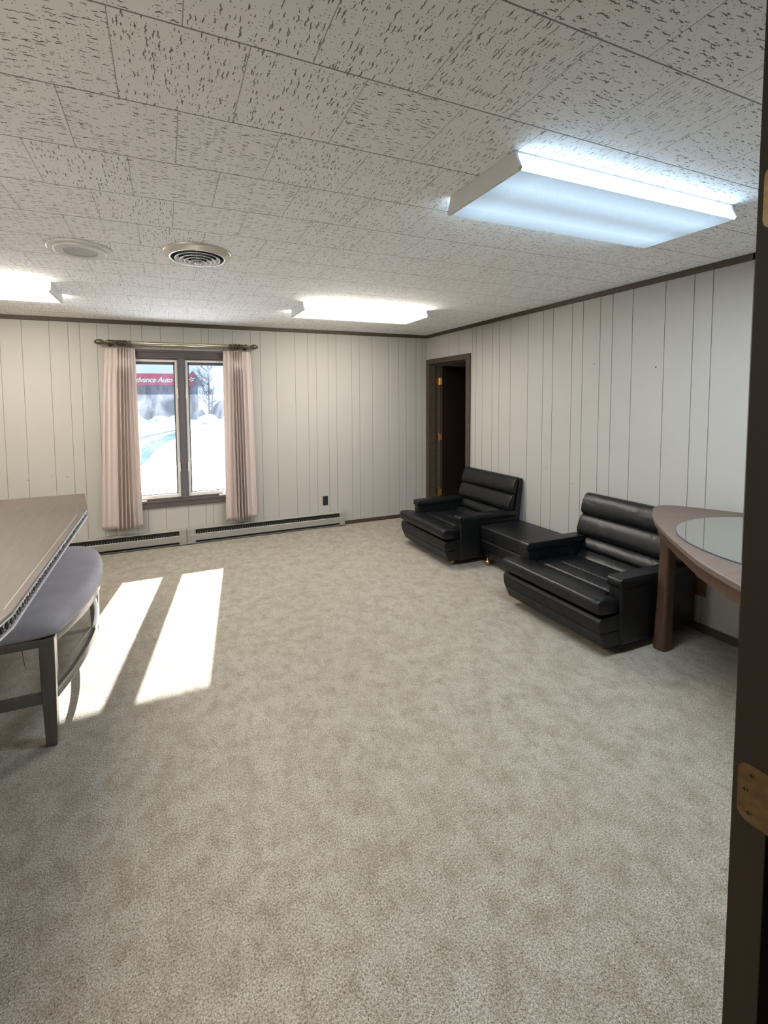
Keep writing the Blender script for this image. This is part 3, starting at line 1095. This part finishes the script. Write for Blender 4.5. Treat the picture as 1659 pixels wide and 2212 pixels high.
def make_chair(yc, label):
    t = thing('club_chair', label, 'armchair', (-0.48, yc, 0), 'black vinyl club chairs on casters')
    o = 0.48
    hw = 0.4100
    band_base(t, -0.935 + o, -0.11 + o, hw - 0.004, -0.77 + o)
    # arms: side panel with a padded top
    for sg in (-1, 1):
        ya, yb = (sg * (hw - 0.088), sg * (hw + 0.002)) if sg > 0 else (sg * (hw + 0.002), sg * (hw - 0.088))
        bm = B()
        roll(bm, rrect(-0.765 + o, -0.045 + o, 0.058, 0.432, (0.012, 0.012, 0.01, 0.02)), ya, yb, 0.012, 0.06, 4)
        a = new('arm', bm, 'vinyl', t, smooth=True)
        bm = B()
        pr = [(-0.778 + o, 0.425), (-0.772 + o, 0.418), (-0.10 + o, 0.410), (-0.06 + o, 0.42), (-0.06 + o, 0.462), (-0.10 + o, 0.470), (-0.755 + o, 0.478), (-0.772 + o, 0.472), (-0.779 + o, 0.460)]
        roll(bm, pr, ya - 0.003, yb + 0.003, 0.010, 0.05, 4)
        new('arm_pad', bm, 'vinyl', a, smooth=True, bevel=0)
    # T-shaped seat cushion: front roll across the full width, two rolls between the arms
    bm = B()
    pf = [(-0.952, 0.292), (-0.942, 0.281), (-0.91, 0.276), (-0.72, 0.272), (-0.705, 0.285), (-0.708, 0.335), (-0.725, 0.347), (-0.80, 0.361), (-0.90, 0.371), (-0.945, 0.368), (-0.957, 0.357), (-0.958, 0.325)]
    # the part in front of the arms is wide, the part between them narrow
    rings = []

    def ring(y, s, xmax):
        cx, cz = -0.84, 0.315
        return [(min(cx + (x - cx) * s, xmax) + o, y, cz + (z - cz) * s) for x, z in pf]
    wi, wo = hw - 0.095, hw - 0.004
    xe = -0.785
    for y, s, xm in ((-wo, 0.88, xe - 0.01), (-wo + 0.004, 0.95, xe - 0.004), (-wo + 0.014, 0.99, xe), (-wo + 0.05, 1, xe), (-wi - 0.004, 1, xe), (-wi + 0.004, 1, -0.6), (-0.2, 1.0, -0.6), (0, 1.01, -0.6), (0.2, 1, -0.6),
                     (wi - 0.004, 1, -0.6), (wi + 0.004, 1, xe), (wo - 0.05, 1, xe), (wo - 0.014, 0.99, xe), (wo - 0.004, 0.95, xe - 0.004), (wo, 0.88, xe - 0.01)):
        rings.append(ring(y, s, xm))
    loft(bm, rings)
    sc2 = new('seat_cushion', bm, 'vinyl', t, smooth=True)
    for (x0, x1, zt) in ((-0.702, -0.545, 0.348), (-0.540, -0.30, 0.340)):
        bm = B()
        roll(bm, rrect(x0 + o, x1 + o, 0.256, zt, (0.02, 0.02, 0.026, 0.026)), -wi + 0.004, wi - 0.004, 0.02, 0.15)
        new('seat_roll', bm, 'vinyl', sc2, smooth=True)
    # back: shell and four horizontal rolls
    bm = B()
    sh = [(-0.155, 0.10), (-0.085, 0.10), (-0.012, 0.772), (-0.018, 0.786), (-0.040, 0.790), (-0.058, 0.785), (-0.115, 0.45)]
    roll(bm, [(x + o, z) for x, z in sh], -hw, hw, 0.010, 0.04, 3)
    bk = new('back_shell', bm, 'vinyl', t, smooth=False, bevel=0.006)

    def broll(pts, w, sub=True):
        bm = B()
        roll(bm, [(x + o, z) for x, z in pts], -w, w, 0.010, 0.08, 4)
        return new('back_roll', bm, 'vinyl', bk, smooth=True)
    broll([(-0.050, 0.797), (-0.072, 0.796), (-0.092, 0.785), (-0.116, 0.745), (-0.134, 0.695), (-0.138, 0.655), (-0.128, 0.634), (-0.10, 0.628), (-0.060, 0.632)], hw - 0.012)
    broll([(-0.085, 0.632), (-0.118, 0.630), (-0.142, 0.612), (-0.166, 0.565), (-0.182, 0.515), (-0.184, 0.486), (-0.172, 0.470), (-0.14, 0.464), (-0.09, 0.47)], hw - 0.014)
    broll([(-0.12, 0.464), (-0.160, 0.464), (-0.186, 0.452), (-0.206, 0.425), (-0.222, 0.396), (-0.222, 0.380), (-0.205, 0.372), (-0.13, 0.376)], wi - 0.004)
    broll([(-0.14, 0.374), (-0.200, 0.374), (-0.232, 0.366), (-0.268, 0.340), (-0.300, 0.310), (-0.306, 0.285), (-0.29, 0.265), (-0.14, 0.265)], wi - 0.004)
    for (x, y) in ((-0.79, 0.315), (-0.79, -0.315), (-0.20, 0.315), (-0.20, -0.315)):
        caster(t, x + o, y)
    return t


ch1 = make_chair(-1.345, 'black vinyl club chair beside the far doorway')
ch2 = dup(ch1, (-0.48, -2.912, 0), 'black vinyl club chair beside the wooden corner table')
ot = thing('ottoman', 'low black vinyl ottoman table between the two club chairs', 'ottoman', (-0.30, -2.129, 0))
band_base(ot, -0.245, 0.245, 0.357, 0)
bm = B()
roll(bm, rrect(-0.252, 0.25, 0.258, 0.378, (0.014, 0.014, 0.018, 0.020)), -0.360, 0.360, 0.016, 0.08)
new('seat_cushion', bm, 'vinyl', ot, smooth=True)
for (x, y) in ((-0.20, 0.31), (-0.20, -0.31), (0.20, 0.31), (0.20, -0.31)):
    caster(ot, x, y)

# ------------------------------------------------------------------ rounded-triangle corner table with a mirror disc
TZ = 0.865
TC = Vector((-0.477, -4.106))
tb = thing('corner_table', 'brown wooden corner table with rounded edges beside the armchair', 'table', (TC.x, TC.y, 0))
KR = [(0, 1.11), (4, 1.09), (8, 1.04), (13, 0.965), (20, 0.905), (27, 0.85), (40, 0.775), (50, 0.743), (60, 0.735)]


def tri_r(deg):
    d = (deg - 76) % 120
    d = min(d, 120 - d)
    for (a, r0), (b_, r1) in zip(KR, KR[1:]):
        if d <= b_:
            return (r0 + (r1 - r0) * (d - a) / (b_ - a)) * 0.832
    return KR[-1][1] * 0.832


def outline(scale=1.0, inset=0.0, n=180):
    raw = [tri_r(360 * k / n) for k in range(n)]
    sm = []
    for k in range(n):
        sm.append(sum(raw[(k + j) % n] * w for j, w in ((-3, 1), (-2, 2), (-1, 3), (0, 4), (1, 3), (2, 2), (3, 1))) / 16)
    return [((sm[k] * scale - inset) * math.cos(2 * PI * k / n), (sm[k] * scale - inset) * math.sin(2 * PI * k / n)) for k in range(n)]


def clipx(pts):
    return [(min(x, XA - 0.03 - TC.x) if y + TC.y < YC - 0.03 else x, y) for x, y in pts]


bm = B()
loft(bm, [[(x, y, z) for x, y in outline(1, i)] for z, i in ((TZ - 0.034, 0.010), (TZ - 0.030, 0.003), (TZ - 0.006, 0.0), (TZ, 0.005))])
new('tabletop', bm, 'half_top', tb)
bm = B()
o_ = outline(1, 0.030)
i_ = outline(1, 0.052)
loft(bm, [[(x, y, TZ - 0.036) for x, y in o_], [(x, y, TZ - 0.098) for x, y in o_], [(x, y, TZ - 0.098) for x, y in i_], [(x, y, TZ - 0.036) for x, y in i_]], cap=False)
new('apron', bm, 'half_wood', tb)
for k in range(3):
    a = math.radians(87.8 + 120 * k)
    rr = 0.7265
    bm = B()
    rings = []
    for z, w, off in ((0.0, 0.046, 0.012), (0.02, 0.048, 0.010), (0.35, 0.042, 0.0), (0.62, 0.040, -0.004), (TZ - 0.036, 0.042, -0.004)):
        c = Vector(((rr + off) * math.cos(a), (rr + off) * math.sin(a)))
        u = Vector((math.cos(a), math.sin(a)))
        v = Vector((-math.sin(a), math.cos(a)))
        ring = []
        for j in range(24):
            q = 2 * PI * j / 24
            cc, ss = math.cos(q), math.sin(q)
            e = 0.55
            px = math.copysign(abs(cc) ** e, cc) * w * 0.80
            py = math.copysign(abs(ss) ** e, ss) * w * 0.95
            ring.append((c.x + u.x * px + v.x * py, c.y + u.y * px + v.y * py, z))
        rings.append(ring)
    loft(bm, rings)
    new('leg', bm, 'half_wood', tb)
bm = B()
lathe(bm, [(0.0, 0.0), (0.571, 0.0), (0.573, 0.002), (0.573, 0.005), (0.570, 0.0065), (0.0, 0.0065)], seg=120, mi=0, cap=False)
for f in bm.faces:
    c = f.calc_center_median()
    f.material_index = 0 if c.z > 0.0060 else 1
mr = new('mirror_disc', bm, ['mirror', 'gasket'])
mr.location = (TC.x, TC.y, TZ + 0.0005)
tag(mr, 'round mirrored glass disc lying on the wooden corner table', 'mirror')

# ------------------------------------------------------------------ dining table
DT = 0.90
dt = thing('dining_table', 'dark wooden dining table with a carved edge at the left', 'table', (-4.55, -2.64, 0))


def dt_outline(inset):
    hx = 0.735 - inset
    pts = [(hx, 0.76), (0.640 - inset, 1.30 - inset), (-0.640 + inset, 1.30 - inset), (-hx, 0.76), (-hx, -0.76), (-0.640 + inset, -1.30 + inset), (0.640 - inset, -1.30 + inset), (hx, -0.76)]
    return pts


bm = B()
loft(bm, [[(x, y, z) for x, y in dt_outline(i)] for z, i in ((DT - 0.012, 0.004), (DT - 0.003, 0.0), (DT, 0.003))])
new('tabletop', bm, 'table_top', dt)
bm = B()
box(bm, 0.735 - 0.0330, 0.735 - 0.0320, -0.74, 0.60, DT - 0.001, DT + 0.0004)
new('groove_highlight_line', bm, 'sash_white', dt)  # highlight along a glossy groove, drawn as a thin white strip
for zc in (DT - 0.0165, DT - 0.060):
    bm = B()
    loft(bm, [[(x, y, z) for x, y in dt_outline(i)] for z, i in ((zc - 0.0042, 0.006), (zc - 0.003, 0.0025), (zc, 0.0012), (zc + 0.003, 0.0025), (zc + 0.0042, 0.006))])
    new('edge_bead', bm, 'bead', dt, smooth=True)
# carved leaf frieze: slanting lobes all along the edge
bm = B()
loft(bm, [[(x, y, z) for x, y in dt_outline(0.013)] for z in (DT - 0.058, DT - 0.018)])
ol = dt_outline(0.012)
for i in (0, 7, 6, 1):
    a, b_ = Vector((*ol[i], 0)), Vector((*ol[(i + 1) % 8], 0))
    d = (b_ - a)
    L = d.length
    d.normalize()
    nrm = Vector((-d.y, d.x, 0))
    if nrm.dot((a + b_) / 2) < 0:
        nrm = -nrm
    n = int(L / 0.030)
    for k in range(n):
        c = a + d * ((k + 0.5) * L / n)
        big = (k % 3 != 2)
        N = 10
        rings = []
        for j in range(7):
            t_ = j / 6
            wv = math.sin(PI * t_) ** 0.7
            zz = DT - 0.056 + 0.036 * t_
            sl = (t_ - 0.5) * 0.026 + 0.006 * math.sin(2 * PI * t_)
            rw = (0.0085 if big else 0.0065) * max(wv, 0.12)
            rings.append([tuple(c + d * (sl + rw * math.cos(2 * PI * q / N)) + nrm * (rw * 1.05 * math.sin(2 * PI * q / N)) + Vector((0, 0, zz))) for q in range(N)])
        loft(bm, rings)
        lathe(bm, [(0.0035, -0.001), (0.004, 0.003), (0.002, 0.007)], at=tuple(c + d * 0.012 + nrm * 0.003 + Vector((0, 0, DT - 0.052))), seg=8)
new('carved_frieze', bm, 'carved', dt, smooth=True)['label'] = 'carved leaf frieze along the table edge'
bm = B()
box(bm, -0.60, 0.60, -1.12, 1.12, DT - 0.085, DT - 0.060)
new('apron', bm, 'bench_wood', dt)
for sx in (-1, 1):
    bm = B()
    for s in (1,):
        loft(bm, [[(sx * 0.22 + dx * w, dy * w * 1.3, z) for dx, dy in ((-1, -1), (1, -1), (1, 1), (-1, 1))] for z, w in ((0.0, 0.11), (0.05, 0.11), (0.08, 0.07), (0.45, 0.085), (DT - 0.085, 0.11))])
    new('pedestal', bm, 'bench_wood', dt, bevel=0.006)

# ------------------------------------------------------------------ bench
bn = thing('bench', 'counter-height bench with a curved grey velvet seat by the table', 'bench', (-3.98, -2.24, 0))
# seat plan: straight at the table side, bowed to the room
BX = lambda x: x + 3.98
BY = lambda y: y + 2.24


def seat_plan(inset):
    pts = []
    y0, y1 = -2.862 + inset, -1.625 - inset
    n = 20
    for k in range(n + 1):
        t_ = k / n
        y = y0 + (y1 - y0) * t_
        s = (2 * t_ - 1)
        x = -3.822 + 0.118 * (1 - s * s) - inset
        if t_ > 0.86:
            q = (t_ - 0.86) / 0.14
            x -= 0.065 * q * q
        if t_ < 0.03:
            x -= 0.01 * (1 - t_ / 0.03)
        pts.append((BX(x), BY(y)))
    pts += [(BX(-4.16 + inset), BY(y1)), (BX(-4.20 + inset), BY(y1 - 0.04)), (BX(-4.20 + inset), BY(y0 + 0.04)), (BX(-4.16 + inset), BY(y0))]
    return pts


bm = B()
rings = [[(x, y, z) for x, y in seat_plan(i)] for z, i in ((0.522, 0.014), (0.526, 0.004), (0.560, 0.0), (0.585, 0.010), (0.600, 0.034), (0.607, 0.075))]
loft(bm, rings)
new('seat', bm, 'bench_fabric', bn, smooth=True, subsurf=1)


def leg(x0, x1, y0, y1, tx, ty):
    bm = B()
    cx, cy = (x0 + x1) / 2, (y0 + y1) / 2
    rings = []
    for z, k in ((0.0, 0.74), (0.12, 0.84), (0.35, 1.0), (0.522, 1.0)):
        w, d = (x1 - x0) / 2 * k, (y1 - y0) / 2 * k
        ox, oy = tx * (1 - z / 0.522), ty * (1 - z / 0.522)
        rings.append([(BX(cx + ox + sx * w), BY(cy + oy + sy * d), z) for sx, sy in ((-1, -1), (1, -1), (1, 1), (-1, 1))])
    loft(bm, rings)
    return new('leg', bm, 'bench_wood', bn, bevel=0.004)


leg(-3.888, -3.826, -2.845, -2.790, -0.002, 0.010)
leg(-4.19, -4.128, -2.845, -2.790, 0.004, 0.010)
leg(-3.862, -3.800, -1.705, -1.645, 0.004, -0.004)
leg(-4.19, -4.128, -1.705, -1.645, 0.004, -0.004)


def bowed(z0, z1, xin, bow, th, name, y0=-2.80, y1=-1.69):
    bm = B()
    n = 16
    rings = []
    for k in range(n + 1):
        t_ = k / n
        s = 2 * t_ - 1
        x = xin + bow * (1 - s * s)
        y = y0 + (y1 - y0) * t_
        rings.append([(BX(x - th), BY(y), z0), (BX(x), BY(y), z0), (BX(x), BY(y), z1), (BX(x - th), BY(y), z1)])
    loft(bm, rings)
    return new(name, bm, 'bench_wood', bn, bevel=0.003)


bowed(0.482, 0.521, -3.828, 0.112, 0.026, 'front_rail')
bowed(0.215, 0.262, -3.828, 0.086, 0.024, 'front_stretcher')
for nm, z0, z1, y0, y1 in (('side_rail', 0.482, 0.521, -2.835, -2.808), ('side_stretcher', 0.215, 0.262, -2.832, -2.806), ('side_rail', 0.482, 0.521, -1.692, -1.664), ('side_stretcher', 0.215, 0.262, -1.690, -1.664)):
    bm = B()
    box(bm, BX(-4.15), BX(-3.85), BY(y0), BY(y1), z0, z1)
    new(nm, bm, 'bench_wood', bn, bevel=0.002)
bm = B()
box(bm, BX(-4.172), BX(-4.146), BY(-2.80), BY(-1.69), 0.482, 0.521)
new('back_rail', bm, 'bench_wood', bn, bevel=0.002)
bm = B()
for k in range(5):
    a = k * 2 * PI / 5
    tube(bm, [(BX(-4.016), BY(-2.60), 0.425), (BX(-4.016) + 0.022 * math.cos(a), BY(-2.60) + 0.022 * math.sin(a), 0.385 + 0.012 * (k % 2))], [0.010, 0.004], 6)
tube(bm, [(BX(-4.016), BY(-2.60), 0.521), (BX(-4.016), BY(-2.60), 0.415)], 0.008, 8)
tube(bm, [(BX(-4.016), BY(-2.60), 0.41), (BX(-4.014), BY(-2.60), 0.34), (BX(-4.010), BY(-2.595), 0.29), (BX(-4.002), BY(-2.60), 0.278)], 0.0011, 5)
new('loose_webbing', bm, 'black', bn)

# ------------------------------------------------------------------ outdoors
bm = B()
random.seed(11)
NX, NY = 40, 50
gv = []
for j in range(NY + 1):
    y = 0.14 + 60 * (j / NY) ** 1.6
    gv.append([bm.verts.new((-30 + 60 * i / NX, y, -0.32 + 0.03 * random.uniform(-1, 1) * min(1, y / 6))) for i in range(NX + 1)])
for j in range(NY):
    for i in range(NX):
        bm.faces.new((gv[j][i], gv[j][i + 1], gv[j + 1][i + 1], gv[j + 1][i]))
struct(new('ground', bm, 'snow', smooth=True), 'bright snow outside the window', 'ground')


def track(pts, w, name, label, mat='slush'):
    bm = B()
    rings = []
    P_ = [Vector((x, y, -0.262)) for x, y in pts]
    for i, p_ in enumerate(P_):
        d = P_[min(i + 1, len(P_) - 1)] - P_[max(i - 1, 0)]
        n = Vector((-d.y, d.x, 0)).normalized() * w / 2
        rings.append([p_ - n + Vector((0, 0, -0.06)), p_ - n * 0.8, p_ + n * 0.8, p_ + n + Vector((0, 0, -0.06))])
    loft(bm, rings, closed=False)
    o = new(name, bm, mat)
    return struct(o, label, 'ground')


track([(-4.35, 8.2), (-4.12, 10.0), (-3.95, 13.5), (-3.3, 18.0), (-2.4, 22.0), (-1.0, 25.0)], 0.42, 'path_slush', 'curved bluish tyre track in the snow')
track([(-4.4, 13.0), (-4.1, 16.0), (-3.3, 20.5), (-2.2, 25.0)], 0.42, 'path_slush', 'middle tyre track in the snow')
track([(-4.9, 19.0), (-4.2, 21.5), (-3.2, 24.5), (-1.8, 27.0)], 0.35, 'path_slush', 'far tyre track in the snow')
track([(-20, 35.5), (-6, 35.5), (-2, 35.0), (12, 33.5)], 7.0, 'road', 'bluish slushy street beyond the snow', 'asphalt')

# store across the street
st = thing('store_building', 'grey store across the street under a red sign', 'building', (-6.0, 46.0, -0.3))
bm = B()
box(bm, -14.0, 6.2, 0.0, 12.0, 0.9, 4.75)
new('wall', bm, 'store_wall', st)
bm = B()
box(bm, -14.05, 6.25, -0.12, 0.0, 0.0, 0.95)
new('plinth', bm, 'store_base', st)
for x in (-3.3, 3.1, 5.45):
    bm = B()
    box(bm, x, x + 0.75, -0.05, 0.05, 0.95, 3.55)
    new('pier', bm, 'store_base', st)
bm = B()
box(bm, -12.0, 5.72, -0.30, 0.0, 3.66, 4.92)
sg = new('sign_band', bm, 'sign_red', st)
cu = bpy.data.curves.new('sign_lettering', 'FONT')
cu.body = 'Advance Auto'
cu.size = 1.04
cu.shear = 0.28
cu.extrude = 0.03
cu.offset = 0.022
cu.space_character = 0.92
dg = None
to = bpy.data.objects.new('sign_lettering_tmp', cu)
COL.objects.link(to)
bpy.context.view_layer.update()
dg = bpy.context.evaluated_depsgraph_get()
tm = bpy.data.meshes.new_from_object(to.evaluated_get(dg))
bpy.data.objects.remove(to)
xs = [v.co.x for v in tm.vertices]
tw = max(xs) - min(xs)
TX0, TX1 = -0.55, 3.60
kx = (TX1 - TX0) / tw
for v in tm.vertices:
    v.co.x = (v.co.x - min(xs)) * kx
    v.co.y = v.co.y * 0.74
tm.materials.append(M['sign_white'])
lt = bpy.data.objects.new('sign_lettering', tm)
COL.objects.link(lt)
lt.parent = st
lt.rotation_euler = (PI / 2, 0, 0)
lt.location = (TX0, -0.34, 4.0)
bm = B()
fx0, fz0, cw, chh = 5.10, 4.06, 0.145, 0.115
for i in range(4):
    for j in range(4):
        x = fx0 + i * cw + 0.05 * j
        z = fz0 + j * chh + 0.05 * math.sin(i * 1.4)
        mi = (i + j) % 2
        vs_ = [bm.verts.new(q) for q in ((x, -0.34, z), (x + cw, -0.34, z), (x + cw + 0.05, -0.34, z + chh), (x + 0.05, -0.34, z + chh), (x, -0.30, z), (x + cw, -0.30, z), (x + cw + 0.05, -0.30, z + chh), (x + 0.05, -0.30, z + chh))]
        for q in ((0, 1, 2, 3), (7, 6, 5, 4), (0, 4, 5, 1), (1, 5, 6, 2), (2, 6, 7, 3), (3, 7, 4, 0)):
            f = bm.faces.new([vs_[k] for k in q])
            f.material_index = mi
new('checkered_flag', bm, ['sign_white', 'sign_black'], st)
bm = B()
loft(bm, [[(5.72, y, 3.6), (7.0, y, 3.6), (5.72, y, 5.3)] for y in (0.1, 9.0)])
new('gable_roof', bm, 'store_base', st)


def blob(name, c, r, mat, label, cat, seed, sq=0.55, group=None):
    rnd = random.Random(seed)
    bm = B()
    bmesh.ops.create_icosphere(bm, subdivisions=3, radius=1.0)
    offs = [(Vector((rnd.uniform(-1, 1), rnd.uniform(-1, 1), rnd.uniform(-1, 1))).normalized(), rnd.uniform(-0.25, 0.3)) for _ in range(14)]
    for v in bm.verts:
        k = 1 + sum(a * max(0, v.co.normalized().dot(d)) ** 6 for d, a in offs)
        v.co = Vector((v.co.x * r * k, v.co.y * r * 0.7 * k, max(-0.12, v.co.z * r * sq * k)))
    o = new(name, bm, mat, smooth=True)
    o.location = c
    return tag(o, label, cat, group)


blob('snow_bank', (-5.9, 41.5, -0.25), 1.0, 'snow', 'small snow pile before the store at the left pane', 'snow bank', 1, 0.5)
blob('snow_bank', (-3.7, 42.0, -0.25), 0.9, 'snow', 'low snow pile before the store right of the first one', 'snow bank', 2, 0.45)
blob('snow_bank', (-2.2, 41.0, -0.25), 0.8, 'snow', 'snow pile showing just left of the window mullion', 'snow bank', 5, 0.6)
blob('snow_bank', (0.15, 33.5, -0.25), 1.0, 'snow', 'big snow pile in the right pane below the tree', 'snow bank', 3, 0.75)
blob('snow_bank', (2.6, 36.5, -0.25), 0.9, 'snow', 'snow pile at the right edge of the right pane', 'snow bank', 4, 0.7)
blob('shrub', (3.3, 46.2, -0.3), 2.2, 'shrub', 'dark round evergreen shrub in the right pane', 'shrub', 6, 1.05)
blob('shrub', (0.35, 45.0, -0.3), 0.8, 'shrub', 'small dark shrub at the corner of the store', 'shrub', 9, 1.5)

for k, (x, y, r) in enumerate(((-5.1, 39.6, 0.28), (-4.5, 39.9, 0.35), (-2.75, 39.2, 0.30))):
    blob('snow_clump', (x, y, -0.27), r, 'snow', ['small snow clump at the left of the left pane', 'middle snow clump before the store', 'snow clump before the store nearest the mullion'][k], 'snow clump', 20 + k, 0.8)

# bare tree in the right-hand pane
tr = thing('bare_tree', 'bare winter tree with fine branches outside the right pane', 'tree', (0.70, 39.0, -0.3))
rnd = random.Random(4)
bm = B()
tube(bm, [(0, 0, 0), (0.02, 0, 1.0), (0.0, 0, 2.2), (0.05, 0, 3.6), (0.1, 0, 5.2)], [0.11, 0.09, 0.08, 0.06, 0.03], 8)
tube(bm, [(0.28, 0.1, 0), (0.27, 0.1, 1.0), (0.35, 0.05, 2.2), (0.5, 0, 3.6)], [0.08, 0.07, 0.06, 0.03], 8)
new('trunk', bm, 'bark', tr, smooth=True)
bm = B()


def branch(p, d, L, r, depth):
    q = p + d * L
    tube(bm, [p, (p + q) / 2 + Vector((rnd.uniform(-1, 1), rnd.uniform(-1, 1), rnd.uniform(-1, 1))) * L * 0.06, q], [r, r * 0.8, r * 0.55], 5)
    if depth:
        for _ in range(3 if depth < 4 else 4):
            nd = (d + Vector((rnd.uniform(-0.9, 0.9), rnd.uniform(-0.9, 0.9), rnd.uniform(-0.3, 0.8)))).normalized()
            branch(p + d * L * rnd.uniform(0.5, 1.0), nd, L * rnd.uniform(0.55, 0.8), r * 0.55, depth - 1)


for k in range(16):
    a = rnd.uniform(0, 2 * PI)
    z = 1.1 + 0.26 * k
    branch(Vector((0.03, 0, z)), Vector((math.cos(a), math.sin(a), rnd.uniform(0.2, 0.9))).normalized(), rnd.uniform(0.8, 1.25), 0.05, 4)
new('branches', bm, 'bark', tr)

# roof overhang above the window (outside)
bm = B()
box(bm, XL - 1, XA + 1, 0.125, 0.98, 2.28, 2.36)
box(bm, XL - 1, XA + 1, 0.94, 1.0, 2.26, 2.48)
struct(new('roof_overhang', bm, 'stucco'), 'roof overhang outside above the window', 'roof')
